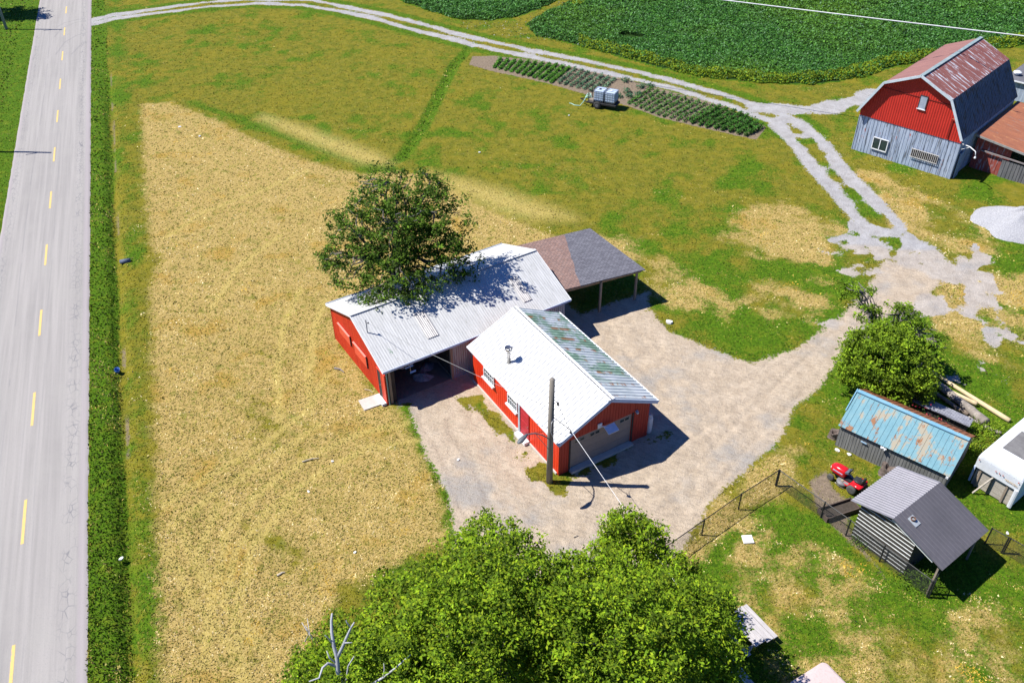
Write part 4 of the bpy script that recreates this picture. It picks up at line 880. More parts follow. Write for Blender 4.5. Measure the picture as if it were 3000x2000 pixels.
# ------------------------------------------------------------------ water tank trailer
def tank_trailer():
    a, b = at(1712, 306, .5), at(1800, 321, .5); rz = math.atan2(b[1]-a[1], b[0]-a[0]); o = at(1755, 317, 0)
    T = thing('tank_trailer', 'small black flatbed trailer parked beside the vegetable patch', 'trailer', (o[0]+.1, o[1]+.45, 0), rz)
    MB().box((.35, 0, .52), (2.9, 1.25, .08)).build('deck', M('dark_deck', (.07, .07, .075), (.04, .04, .045), sc=4), T)
    m = MB()
    for y in (-.6, .6): m.bar((-1.1, y, .46), (1.8, y, .46), .06, .12)
    m.bar((-1.1, -.6, .46), (-2.0, 0, .46), .07, .08); m.bar((-1.1, .6, .46), (-2.0, 0, .46), .07, .08); m.bar((1.8, -.6, .46), (1.8, .6, .46), .06, .12); m.build('chassis', BLACK, T)
    for y in (-.74, .74):
        w_ = MB().lathe([(.2, -.1), (.33, -.1), (.36, -.06), (.36, .06), (.33, .1), (.2, .1)], (0, y, .36), 20, 'y').build('wheel', RUBBER, T, True)
        MB().lathe([(0, -.105), (.12, -.11), (.2, -.09), (.2, .09), (.12, .11), (0, .105)], (0, y, .36), 16, 'y').build('rim', M('dull_rim', (.16, .15, .15)), w_)
    for y in (-.5, .5): MB().bar((-.98, y, .5), (-.98, y, 1.75), .05, .05).build('stake', BLACK, T)
    MB().box((-.75, -.1, .62), (.5, .8, .12)).build('tool_board', WOODP, T)
    MX = Matrix.Translation(T.location) @ Matrix.Rotation(rz, 4, 'Z')
    PL = M('milky_plastic', (.52, .60, .72), (.42, .50, .62), sc=3, rough=.35)
    for i, x in enumerate((.02, 1.16)):
        K = thing('water_tank', ['caged white water tank with dark filler cap, left one on the trailer', 'caged white water tank at the right hand end of the trailer'][i], 'water tank', MX @ Vector((x, 0, .56)), rz, 'caged tanks on the trailer')
        MB().box((0, 0, .07), (1.0, 1.15, .14)).build('pallet', BLACK, K)
        s = .46; h = 1.14; m = MB()
        ring = lambda z, q: [(q*s, -s*1.12+ (1-q)*.3, z)]
        prof = [(.40, .15), (.46, .2), (.46, 1.05), (.42, 1.13)]
        vs = []; fs = []
        for r, z in prof:
            for cx, cy in ((-1, -1.14), (-.86, -1.26), (.86, -1.26), (1, -1.14), (1, 1.14), (.86, 1.26), (-.86, 1.26), (-1, 1.14)): vs.append((cx*r, cy*r*.95, z))
        for j in range(3):
            for q in range(8): fs.append((j*8+q, j*8+(q+1) % 8, (j+1)*8+(q+1) % 8, (j+1)*8+q))
        fs += [tuple(range(8)), tuple(24+q for q in range(8))]; m.add(vs, fs).build('bottle', PL, K)
        m = MB()
        for z in (.3, .52, .74, .96, 1.14):
            for y in (-.56, .56): m.bar((-.49, y, z), (.49, y, z), .03, .03)
            for xx in (-.49, .49): m.bar((xx, -.56, z), (xx, .56, z), .03, .03)
        for q in range(5):
            xx = -.49+.245*q
            for y in (-.56, .56): m.bar((xx, y, .14), (xx, y, 1.14), .022, .022)
            yy = -.56+.28*q
            for xx2 in (-.49, .49): m.bar((xx2, yy, .14), (xx2, yy, 1.14), .022, .022)
        for y in (-.2, .2): m.bar((-.49, y, 1.16), (.49, y, 1.16), .035, .03)
        m.build('cage', M('cage_steel', (.42, .48, .56), rough=.4, metal=.4), K)
        MB().lathe([(.11, 0), (.11, .05), (0, .06)], (-.05, .05, 1.13), 12).build('filler_cap', BLACK if i == 0 else WTRIM, K)
    hs = [MX @ Vector((-1.2+.35*math.cos(a*.9)*(1-a*.03), .1+.3*math.sin(a*.9), .66+.02*a)) for a in range(18)]
    hs += [MX @ Vector(p) for p in ((-1.5, -.5, .4), (-1.75, -.75, .05), (-2.3, -.8, .03), (-2.7, -.55, .03), (-2.95, -.55, .03))]
    o = MB().tube(hs, .035, 6).build('garden_hose', M('pale_green_hose', (.36, .58, .48), (.3, .5, .42), rough=.5)); tag(o, 'pale green hose coiled on the trailer tongue and trailing onto grass', 'hose')
tank_trailer()

# ------------------------------------------------------------------ blue roof shed, shingle roof, logs
def blue_shed():
    L, W, HE, HR = 5.79, 1.92, 1.52, 2.80
    T = thing('blue_roof_shed', 'old grey board shed with faded rusty blue metal roof below the bright round tree', 'shed', (17.24, 33.70, 0), -.72)
    BL = M('faded_blue_metal', (.105, .235, .285), (.15, .275, .31), sc=.9, rough=.6, stretch=(1.3, .6, 1), spots=(.27, .24, .18), sc2=.9, amt=(.52, .58), spots2=((.22, .10, .045), 2.2, (.57, .63), (1.2, .6, 1)))
    m = MB(); slope(m, (0, 0, HE), (L, 0, HE), (0, W, HR-HE), lambda l: ribs(l, .28, .022, .035)); m.build('roof', BL, T)
    m = MB(); slope(m, (0, 2*W, HE), (L, 2*W, HE), (0, -W, HR-HE), lambda l: ribs(l, .28, .022, .035)); m.build('roof_back_slope', M('orange_rust_metal', (.30, .11, .05), (.24, .085, .04), sc=2, rough=.7), T)
    m = MB(); m.bar((0, W-.12, HR-.04), (L, W-.12, HR-.04), .22, .05); m.build('ridge_cap', M('faded_blue_cap', (.13, .30, .42), (.2, .36, .44), sc=3), T)
    BW = M('silvered_board', (.22, .22, .21), (.13, .13, .125), sc=1.4, rough=.85, stretch=(5, 5, .5), spots=(.5, .5, .5), sc2=5, amt=(.72, .76))
    m = MB(); m.panel((.08, .15, 0), (1, 0, 0), (0, 0, 1), (0, -1, 0), boards(L-.16, .17, .012, .02, .25), const(-.05), lambda x: HE+.03, .03); m.build('front_wall', BW, T)
    m = MB(); gable_wall(m, (.08, 2*W-.15, 0), (0, -1, 0), W-.15, W-.15, HE, HR-.08, boards(2*W-.3, .2), (-1, 0, 0)); m.build('gable_wall', BW, T)
    m = MB(); gable_wall(m, (L-.08, .15, 0), (0, 1, 0), W-.15, W-.15, HE, HR-.08, boards(2*W-.3, .2), (1, 0, 0)); m.build('gable_wall', BW, T)
    m = MB(); m.panel((L-.08, 2*W-.15, 0), (-1, 0, 0), (0, 0, 1), (0, 1, 0), boards(L-.16, .2), const(-.05), const(HE), .03); m.build('back_wall', BW, T)
    MB().bar((-.04, .75, HE+.52), (-.04, W-.05, HR+.0), .05, .10).build('barge_board', M('faded_blue_cap', (.22, .46, .58)), T)
    m = MB(); m.bar((1.3, .08, 1.12), (1.62, .08, 1.1), .05, .05); m.build('wall_bracket', M('blue_grey_bracket', (.3, .45, .6)), T)
    m = MB(); m.box((2.42, -.02, 1.42), (.16, .14, .07), rz=.5); m.box((2.55, .0, 1.38), (.14, .12, .07), rz=-.5); m.build('flood_light', WTRIM, T)
    MB().box((L-.1, .05, HE-.12), (.12, .12, .14)).build('corner_light', WTRIM, T)
blue_shed()
def shingle_shed():
    T = thing('shingle_roof', 'low grey shingled roof between the blue shed and the log pile', 'roof', (23.3, 34.9, 0), -.72)
    t = NT('pale_shingle'); br = t.n('ShaderNodeTexBrick'); t.l(t.vec(), br.inputs[0]); br.inputs['Scale'].default_value = 1; br.inputs['Brick Width'].default_value = .26; br.inputs['Row Height'].default_value = .13
    br.inputs['Mortar Size'].default_value = .010; br.inputs['Color1'].default_value = (.20, .205, .24, 1); br.inputs['Color2'].default_value = (.33, .335, .37, 1); br.inputs['Mortar'].default_value = (.07, .07, .09, 1)
    sm = t.fin(br.outputs[0], .9); p = [(-1.6, .05), (1.5, -.05), (1.45, .95), (-1.35, 1.15), (-1.75, .7)]
    zf = lambda y: 1.15-.22*y
    MB().slab([(x, y, zf(y)) for x, y in p], .06).build('shingles', sm, T)
    m = MB()
    for x, y in ((-1.3, .25), (1.3, .2), (1.3, .8), (-1.2, .9)): m.box((x, y, .5), (.09, .09, 1.0))
    m.panel((-1.4, .15, 0), (1, 0, 0), (0, 0, 1), (0, -1, 0), boards(2.8, .2), const(0), const(1.0), .03)
    m.build('wall_boards', DARKIN, T)
shingle_shed()
BARK = M('silvery_bark', (.33, .29, .25), (.19, .165, .145), sc=3, rough=.95, stretch=(1, 1, 1), spots=(.12, .10, .09), sc2=6, amt=(.6, .68), bump=.03)
PEELED = M('peeled_pole', (.58, .46, .28), (.44, .34, .2), sc=2, rough=.8)
def logs():
    specs = [((2958, 1232), (2728, 1088), .14, PEELED, 'long smooth yellow peeled pole, outermost of the log pile', .16),
             ((2888, 1236), (2740, 1118), .27, BARK, 'thickest rough grey log in the middle of the pile', .3),
             ((2862, 1183), (2768, 1138), .13, PEELED, 'short sawn beam lying between the pole and the thick log', .2),
             ((2932, 1269), (2836, 1222), .11, BARK, 'thin crooked grey branch lying nearest the white trailer', .12),
             ((2836, 1214), (2720, 1140), .13, M('brown_bark', (.22, .17, .13), (.13, .10, .08), sc=4, bump=.02), 'slim brown log squeezed beside the shingled roof', .18),
             ((2856, 1196), (2796, 1166), .09, BARK, 'short splintered grey log end on the pile', .42)]
    for (a, b, r, mt, lb, z) in specs:
        A, B_ = Vector(tuple(at(*a, z))), Vector(tuple(at(*b, z))); n = 10; side = (B_-A).cross(Vector((0, 0, 1))).normalized(); kink = 0 if mt is PEELED else 1
        path = [A.lerp(B_, i/n)+side*random.uniform(-.06, .06)*kink for i in range(n+1)]
        rs = [r*(1-.25*i/n)*(1+random.uniform(-.1, .1)*kink) for i in range(n+1)]
        o = MB().tube(path, rs, 12).build('log', mt, None, True); tag(o, lb, 'log', 'felled logs in the pile')
    for (p, r, h, lb, sq) in (((2442, 1278), .26, .38, 'round brown stump at the corner of the blue shed', 1.2), ((2600, 1385), .38, .55, 'torn hollow grey stump between the two sheds', 1.3)):
        c = at(*p, 0); n = 14; m = MB(); vs = []; fs = []
        for j, (rr, z) in enumerate(((1.1, -.05), (1, .1), (.92, .5), (.95, .95), (.55, .85), (.3, .5))):
            for k in range(n):
                a = 2*math.pi*k/n; q = rr*(1+.13*math.sin(3*a+j)+random.uniform(-.08, .08)); vs.append((r*q*math.cos(a)*sq, r*q*math.sin(a), h*z+random.uniform(-.03, .03)*(j > 1)))
        for j in range(5):
            for k in range(n): fs.append((j*n+k, j*n+(k+1) % n, (j+1)*n+(k+1) % n, (j+1)*n+k))
        fs.append(tuple(5*n+k for k in range(n))); o = m.add(vs, fs).build('tree_stump', M('dark_stump', (.17, .13, .11), (.10, .08, .07), sc=5, bump=.03)); o.location = tuple(c); o.rotation_euler = (0, 0, .6); tag(o, lb, 'stump')
    for i in range(7):
        u = RNG.uniform(0, 1); p = at(2665+60*u+random.uniform(-8, 8), 1185+22*u+random.uniform(-5, 5), .5)
    fl = []
logs()

# ------------------------------------------------------------------ dark metal shed
def dark_shed():
    WL, WR, L, HL, HR, HRR = 2.09, 2.70, 3.72, 2.37, 3.0, 2.10
    T = thing('metal_shed', 'dark grey metal shed with striped wall, steep roof and a vent hole, beside the lawn', 'shed', (17.04, 26.0, 0), -.94)
    RF = M('charcoal_roof_metal', (.125, .118, .128), (.105, .10, .108), sc=.6, rough=.42, metal=.25)
    def rl(l):
        out = [(0, 0)]; x = .12
        while x < l-.1: out += [(x, 0), (x+.03, .03), (x+.06, .03), (x+.09, 0)]; x += .17
        return out+[(l, 0)]
    m = MB(); slope(m, (-WL, 0, HL), (-WL, L, HL), (WL, 0, HR-HL), rl); m.build('roof_left_slope', M('grey_roof_metal', (.26, .25, .27), (.22, .215, .23), sc=.6, rough=.45, metal=.25), T)
    m = MB(); slope(m, (WR, 0, HRR), (WR, L, HRR), (-WR, 0, HR-HRR), lambda l: ribs(l, .23, .022, .05)); rr = m.build('roof_right_slope', RF, T)
    k = (HR-HRR)/WR; cx, cy = .52, .78; m = MB(); m.lathe([(.11, 0), (.12, .16), (.10, .16), (.09, 0)], (cx, cy, HR-k*cx-.02), 12); m.build('roof_vent', M('rusty_vent', (.18, .10, .07), (.1, .06, .05), sc=5), rr)
    MB().add([(cx-.17, cy-.2, HR-k*(cx-.17)+.045), (cx+.3, cy-.2, HR-k*(cx+.3)+.045), (cx+.3, cy+.2, HR-k*(cx+.3)+.045), (cx-.17, cy+.2, HR-k*(cx-.17)+.045)], [(0, 1, 2, 3)]).build('flashing', M('pale_flashing', (.33, .36, .38), (.25, .27, .3), sc=4, rough=.4), rr)
    # striped gable wall: horizontal profiled cladding, pale ribs
    xa, xb, yw = -WL+.42, 1.18, .3
    CL = M('brown_black_cladding', (.055, .048, .042), (.045, .04, .035), sc=1, rough=.6); RBp = M('bright_rib', (.66, .68, .66), (.5, .52, .5), sc=3, rough=.4)
    topf = lambda x: (HL+(HR-HL)*(x+WL)/WL if x < 0 else HR-k*x)-.08
    m = MB(); xs = [xa, 0, xb]; m.panel((xa, yw, 0), (1, 0, 0), (0, 0, 1), (0, -1, 0), addx([(0, 0), (xb-xa, 0)], -xa), const(0), lambda x: topf(x+xa), .03); wl = m.build('striped_wall', CL, T)
    m = MB(); z = .18
    while z < 2.85:
        x1 = xb if z < 2.5 else 0.9; x0 = xa
        if z > HL-.15: 
            x0 = (z+.1-HL)*WL/(HR-HL)-WL
        x1 = min(xb, (HR-.12-z)/k) if z > HR-.12-k*xb else xb
        if x1 > x0+.1: m.box(((x0+x1)/2, yw-.02, z), (x1-x0, .03, .028))
        z += .235
    m.build('cladding_rib', RBp, wl)
    MB().bar((-.1, yw-.12, 2.75), (WR-.55, yw-.12, 2.0), .04, .08).build('verge_strip', RBp, T)
    m = MB(); m.panel((xa, L-.2, 0), (0, -1, 0), (0, 0, 1), (-1, 0, 0), corr(L-.5, .2, .02), const(0), lambda x: topf(xa), .03); m.build('side_wall', CL, T)
    m = MB(); m.panel((xb, yw+.03, 0), (0, 1, 0), (0, 0, 1), (1, 0, 0), corr(L-.6, .2, .02), const(0), lambda x: topf(xb), .03); m.build('inner_side_wall', CL, T)
    m = MB(); m.panel((xb, L-.2, 0), (-1, 0, 0), (0, 0, 1), (0, 1, 0), corr(xb-xa, .2, .02), const(0), const(2.3), .03); m.build('back_wall', CL, T)
    for y in (.25, L-.25): MB().box((WR-.25, y, 1.02), (.08, .08, 2.05)).build('post', WOODP, T)
    return T
dark_shed()

# ------------------------------------------------------------------ white fibreglass trailer with boarded end
def white_trailer():
    T = thing('camper_trailer', 'white rounded trailer body with boarded open end and red marker lights', 'trailer', (23.30, 30.85, 0), -.918)
    WH = M('white_fibreglass', (.66, .68, .70), (.56, .58, .61), sc=1.6, rough=.45, spots=(.46, .46, .45), sc2=2.2, amt=(.58, .72))
    W, L, H = 2.28, 6.5, 2.25; prof = []
    # cross-section across x (width), z; rounded top corners; extruded along y with a rounded rear edge
    def ring(y, sh, top):
        pts = []; r = .26; x0, x1, zt = sh, W-sh, top
        pts.append((x0, y, .28)); pts.append((x0, y, zt-r))
        for a in (22, 45, 68): pts.append((x0+r-r*math.cos(R(a)), y, zt-r+r*math.sin(R(a))))
        pts.append((x0+r, y, zt)); pts.append((x1-r, y, zt))
        for a in (68, 45, 22): pts.append((x1-r+r*math.cos(R(a)), y, zt-r+r*math.sin(R(a))))
        pts.append((x1, y, zt-r)); pts.append((x1, y, .28)); return pts
    secs = [(0.0, .02, H-.30), (.02, .01, H-.16), (.08, 0, H-.06), (.2, 0, H), (L, 0, H+.03)]
    vs = []; n = 12
    for y, sh, tp in secs: vs += ring(y, sh, tp)
    fs = [(j*n+i, j*n+i+1, (j+1)*n+i+1, (j+1)*n+i) for j in range(4) for i in range(n-1)]+[tuple(4*n+i for i in range(n))]
    m = MB().add(vs, fs); m.panel((.01, .0, 0), (1, 0, 0), (0, 0, 1), (0, -1, 0), [(0, 0), (W-.02, 0)], const(1.30), lambda x: H-.31, .05)
    body = m.build('body', WH, T, False)
    MB().box((.045, -.01, .82), (.09, .05, 1.05)).build('rear_corner', M('bluish_white', (.5, .58, .75), (.42, .5, .68), sc=2), T)
    m = MB(); m.panel((W-.2, -.01, 0), (1, 0, 0), (0, 0, 1), (0, -1, 0), [(0, 0), (.06, .03), (.14, .03), (.2, 0)], const(.12), const(1.32), .1); m.build('rear_corner', WH, T)
    MB().box((1.28, 2.1, H+.035), (1.5, 1.9, .03)).build('roof_mat', M('dark_roof_panel', (.13, .125, .125), (.18, .175, .17), sc=3, rough=.85), T)
    BD = M('weathered_grey_plank', (.42, .38, .33), (.30, .27, .22), sc=2, rough=.9, stretch=(.6, 1, 4), spots=(.22, .23, .08), sc2=1, amt=(.6, .75))
    m = MB(); z = .06
    while z < 1.28: m.box((W/2, .16, z+.06), (W-.25, .03, .115), rz=0); z += .125
    m.build('plank_infill', BD, T)
    for x in (.35, 1.0, 1.72): MB().box((x, .10, .68), (.10, .05, 1.3)).build('infill_post', WOODP, T)
    MB().bar((.55, -.42, .05), (1.0, .06, 1.25), .09, .04).build('prop_board', BD, T)
    RL = M('red_marker_lens', (.40, .04, .03), rough=.3)
    for x, z in ((.13, 1.85), (1.02, 1.74), (1.2, 1.74), (1.38, 1.74), (2.13, 1.85)):
        MB().lathe([(.035, -.055), (.03, -.07), (0, -.075)], (x, .0, z), 10, 'y').build('marker_light', RL, T)
    cu = bpy.data.curves.new('lettering', 'FONT'); cu.body = 'MAXCELL'; cu.size = .15; cu.extrude = .002; to = bpy.data.objects.new('tmp', cu)
    COL.objects.link(to); dg = bpy.context.evaluated_depsgraph_get(); me = bpy.data.meshes.new_from_object(to.evaluated_get(dg)); bpy.data.objects.remove(to)
    me.materials.append(M('amber_lettering', (.55, .30, .05), rough=.5)); o = link(bpy.data.objects.new('lettering', me)); o.parent = T; o.location = (1.52, -.055, 1.55); o.rotation_euler = (R(90), 0, 0); 
    for y in (1.6, 5.2):
        for x in (.12, W-.12): MB().lathe([(.2, -.1), (.34, -.1), (.36, 0), (.34, .1), (.2, .1), (0, .05)], (x, y, .36), 16, 'x').build('wheel', RUBBER, T, True)
white_trailer()

# ------------------------------------------------------------------ ride-on mower
def mower():
    T = thing('lawn_tractor', 'red ride-on lawn tractor parked on the grass by the fence', 'lawn tractor', (17.13, 30.28, 0), R(130))
    RP = M('glossy_red_paint', (.55, .012, .018), (.5, .01, .015), sc=2, rough=.22, spec=.5)
    # x forward, y left (the near side is y = +0 ... the machine extends to y=-.85)
    Yc = -.42
    def loft(secs, n=12):
        vs = []; fs = []
        for x, w_, z0, z1, cr in secs:
            for k in range(n):
                a = 2*math.pi*k/n; c_, s_ = math.cos(a), math.sin(a)
                y = w_*math.copysign(abs(c_)**cr, c_); z = (z0+z1)/2+(z1-z0)/2*math.copysign(abs(s_)**cr, s_); vs.append((x, Yc+y, z))
        for j in range(len(secs)-1):
            for k in range(n): fs.append((j*n+k, j*n+(k+1) % n, (j+1)*n+(k+1) % n, (j+1)*n+k))
        fs += [tuple(range(n)), tuple((len(secs)-1)*n+k for k in range(n))]; return vs, fs
    hood = MB().add(*loft([(.62, .22, .42, .86, .45), (.75, .24, .40, .90, .45), (1.1, .24, .38, .90, .5), (1.35, .22, .38, .84, .55), (1.47, .15, .42, .72, .7)], 16)).build('hood', RP, T, True)
    for s in (-1, 1):
        MB().add([(1.40, Yc+s*.205, .62), (1.47, Yc+s*.12, .62), (1.46, Yc+s*.12, .70), (1.38, Yc+s*.2, .72), (1.41, Yc+s*.21, .61), (1.48, Yc+s*.12, .61), (1.47, Yc+s*.12, .71), (1.39, Yc+s*.205, .73)], [(0, 1, 2, 3), (4, 7, 6, 5), (0, 4, 5, 1), (1, 5, 6, 2), (2, 6, 7, 3), (3, 7, 4, 0)]).build('headlight', M('lamp_white', (.7, .7, .7), rough=.2), hood)
        MB().box((1.0, Yc+s*.243, .66), (.55, .008, .06)).build('side_stripe', M('pale_stripe', (.6, .6, .68), (.2, .2, .5), sc=6, rough=.3), hood)
    fen = MB().add(*loft([(-.42, .30, .52, .60, .5), (-.35, .42, .46, .62, .5), (-.1, .42, .46, .62, .5), (.18, .36, .40, .50, .5), (.3, .40, .24, .32, .5), (.62, .36, .24, .31, .5)], 16)).build('fender', RP, T, True)
    m = MB(); m.box((.42, Yc+.28, .325), (.34, .16, .015)); m.build('footrest', M('grey_footrest', (.22, .22, .22), rough=.6), fen); MB().box((.42, Yc-.28, .325), (.34, .16, .015)).build('footrest', M('grey_footrest', (.22, .22, .22)), fen)
    MB().box((.5, Yc, .36), (1.6, .3, .14)).build('chassis', BLACK, T)
    MB().add(*loft([(-.30, .20, .66, .74, .6), (-.05, .22, .64, .74, .6), (.17, .19, .66, .74, .6)], 14)).build('seat', M('black_vinyl', (.035, .036, .036), rough=.45), T, True)
    MB().add(*loft([(-.36, .18, .70, .96, .6), (-.30, .20, .68, 1.0, .6), (-.25, .18, .70, .94, .6)], 14)).build('backrest', M('black_vinyl', (.035, .036, .036)), T, True)
    MB().box((.55, Yc, .86), (.20, .40, .10), ry=.5).build('dashboard', M('dash_grey', (.10, .12, .15), rough=.4), T)
    s = MB().tube([(.52, Yc, .85), (.42, Yc, 1.0)], .02, 8).build('steering_column', BLACK, T)
    MB().tube([(.42+.06*math.cos(a), Yc+.18*math.sin(a), 1.0+.09*math.cos(a)) for a in [2*math.pi*k/18 for k in range(19)]], .015, 6).build('steering_wheel', BLACK, s, True)
    # cutting deck
    m = MB(); m.lathe([(.0, .0), (.30, .0), (.31, .12), (.26, .17), (.1, .19), (0, .19)], (.62, Yc+.20, .12), 20); d = m.build('cutting_deck', M('deck_grey', (.13, .13, .14), (.2, .2, .2), sc=5, rough=.5), T, True)
    MB().lathe([(0, 0), (.3, 0), (.31, .12), (.26, .17), (0, .19)], (.62, Yc-.22, .12), 20).build('deck_shell', M('deck_grey', (.13, .13, .14)), d, True)
    for y in (.28, -.3): MB().lathe([(0, 0), (.07, 0), (.07, .06), (0, .07)], (.62, Yc+y, .31), 10).build('pulley_cover', M('tan_metal', (.32, .26, .2)), d)
    MB().tube([(.35, Yc+.50, .12), (.62, Yc+.53, .12), (.9, Yc+.45, .12)], .015, 6).build('deck_rail', STEEL, d)
    for x, y, r, w_ in ((0, .40, .255, .22), (0, -.40, .255, .22), (1.22, .36, .19, .15), (1.22, -.36, .19, .15)):
        wh = MB().lathe([(r*.55, -w_/2), (r*.85, -w_/2), (r, -w_/2*.6), (r, w_/2*.6), (r*.85, w_/2), (r*.55, w_/2)], (x, Yc+y, r), 20, 'y').build('wheel', M('grey_tyre', (.085, .085, .08), (.06, .06, .055), sc=6, rough=.85), T, True)
        MB().lathe([(0, -w_*.35), (r*.3, -w_*.3), (r*.56, -w_*.42), (r*.56, w_*.42), (r*.3, w_*.3), (0, w_*.35)], (x, Yc+y, r), 16, 'y').build('rim', M('cream_rim', (.5, .48, .42), (.42, .4, .36), sc=4, rough=.4), wh, True)
    MB().box((-.42, Yc, .42), (.08, .5, .2)).build('rear_panel', BLACK, T)
mower()

# ------------------------------------------------------------------ chain link fence
FW_ = M('fence_wire', (.06, .062, .065), rough=.5); FP = M('black_fence_tube', (.022, .023, .026), rough=.45)
def mesh_panel(m, a, b, z0, z1, p=.07, w_=.0055):
    a, b = Vector(a), Vector(b); L = (b-a).length; d = (b-a)/L; H = z1-z0; n = int((L+H)/p)
    for s in (1, -1):
        for i in range(-int(H/p) if s > 0 else 0, n):
            x0, za = i*p, z0; x1, zb = i*p+s*H, z1
            if s < 0 and x0 > L+H: continue
            t0, t1 = 0., 1.
            for lim in (0, L):
                pass
            lo, hi = min(x0, x1), max(x0, x1); c0, c1 = max(lo, 0), min(hi, L)
            if c1-c0 < .02: continue
            f = lambda x: za+(x-x0)/(x1-x0)*(zb-za)
            A, B_ = a+d*c0, a+d*c1; nz = d.cross(Vector((0, 0, 1)))*w_; zA, zB = f(c0), f(c1)
            m.add([(A.x, A.y, zA-w_), (B_.x, B_.y, zB-w_), (B_.x, B_.y, zB+w_), (A.x, A.y, zA+w_)], [(0, 1, 2, 3)])
def fence(pts, label, name='chain_link_fence', H=1.12, extra=None, step=2.9):
    T = thing(name, label, 'fence' if 'fence' in name else 'gate', (*pts[0], 0)); o = Vector((*pts[0], 0)); P = [Vector((*p, 0))-o for p in pts]
    for i, p in enumerate(P): MB().tube([p, p+Vector((0, 0, H+.03))], .035 if i not in (extra or []) else .045, 8).build('post', FP, T)
    for a, b in zip(P[:-1], P[1:]):
        MB().tube([a+Vector((0, 0, H)), b+Vector((0, 0, H))], .022, 6).build('top_rail', FP, T)
        m = MB(); mesh_panel(m, a, b, .04, H); m.build('wire_mesh', FW_, T)
    return T
fence([(6.6, 25.8), (9.1, 27.7), (11.23, 29.32), (13.48, 30.89)], 'black chain link fence run from the big trees up to the corner post', extra=[3])
fence([(13.52, 30.85), (15.17, 28.7), (16.05, 27.55), (17.15, 26.0), (18.6, 24.0)], 'black chain link fence run passing along the striped wall of the metal shed')
g = at(2938, 1622, 0)[:2]; g0 = at(2885, 1592, 0)[:2]; g2 = at(3020, 1668, 0)[:2]
fence([g0, (g[0]-.06, g[1]+.05)], 'narrow black mesh gate behind the right corner of the metal shed', 'fence_gate')
fence([g, g2, tuple(np.array(g2)+(np.array(g2)-np.array(g))*2)], 'black chain link fence running off the right edge past the gate')
fence([(18.66, 23.95), (19.1, 24.55)], 'short open black mesh gate leaf at the end of the fence by the shed shade', 'garden_gate')
def bed():
    p = at(2455, 1500, 0); T = thing('garden_box', 'dark plank garden box between the fence and the metal shed', 'planter', (p[0], p[1], 0), .35)
    B2 = M('old_dark_plank', (.10, .07, .055), (.07, .055, .045), sc=3, rough=.9)
    for x, y, sx, sy in ((0, -.35, 1.9, .06), (0, .35, 1.9, .06), (-.95, 0, .06, .76), (.95, 0, .06, .76)): MB().box((x, y, .16), (sx, sy, .32)).build('side_board', B2, T)
    MB().box((0, 0, .1), (1.84, .66, .12)).build('soil', M('dark_soil', (.07, .055, .045), (.05, .04, .03), sc=6, bump=.03), T)
bed()
# ------------------------------------------------------------------ picnic tables and old vehicle roof
PLK = M('sun_bleached_plank', (.46, .43, .42), (.34, .32, .32), sc=2.5, rough=.85, stretch=(1, 5, 5), spots=(.25, .23, .24), amt=(.6, .7))
def picnic():
    a, b, c = [np.array(at(*q, .75)) for q in ((2175, 1773), (2267, 1868), (2212, 1890))]
    u = (b-a)[:2]; L = np.hypot(*u); th = math.atan2(u[1], u[0]); T = thing('picnic_table', 'weathered grey picnic table with plank top and bench in tree shade', 'picnic table', (a[0], a[1], 0), th)
    W = .98
    for i in range(5): MB().box((L/2-.1*(i > 1), -.10-.19*i, .735), (L, .175, .04)).build('table_plank', PLK, T)
    MB().box((L/2-.1, -1.28, .44), (L+.1, .2, .04)).build('bench_seat', PLK, T); MB().box((L/2-.1, -1.28-.0+1.58, .44), (L, .2, .04)).build('bench_seat', PLK, T)
    for x in (.35, L-.35):
        m = MB(); m.bar((x, .28, .40), (x, -1.3, .40), .05, .09); m.bar((x, -.02, .70), (x, -.92, .70), .05, .09); T2 = m.build('cross_rail', PLK, T)
        MB().bar((x+.04, -.2, .72), (x+.04, .1, 0), .05, .09).build('leg', PLK, T); MB().bar((x+.04, -.75, .72), (x+.04, -1.08, 0), .05, .09).build('leg', PLK, T)
picnic()
def walkway():
    a, b, c = [np.array(at(*q, .5)) for q in ((2094, 1855), (2215, 2005), (2060, 1875))]; u = (b-a)[:2]; th = math.atan2(u[1], u[0]); L = np.hypot(*u)*1.7
    T = thing('long_table', 'long pale plank table under the pale cable at the tree edge', 'table', (a[0], a[1], 0), th)
    for i in range(3): MB().box((L/2, -.12-.20*i, .5), (L, .19, .04)).build('table_plank', PLK, T)
    for x in (.3, L/2, L-.3): MB().box((x, -.3, .24), (.08, .5, .48)).build('leg', WOODP, T)
walkway()
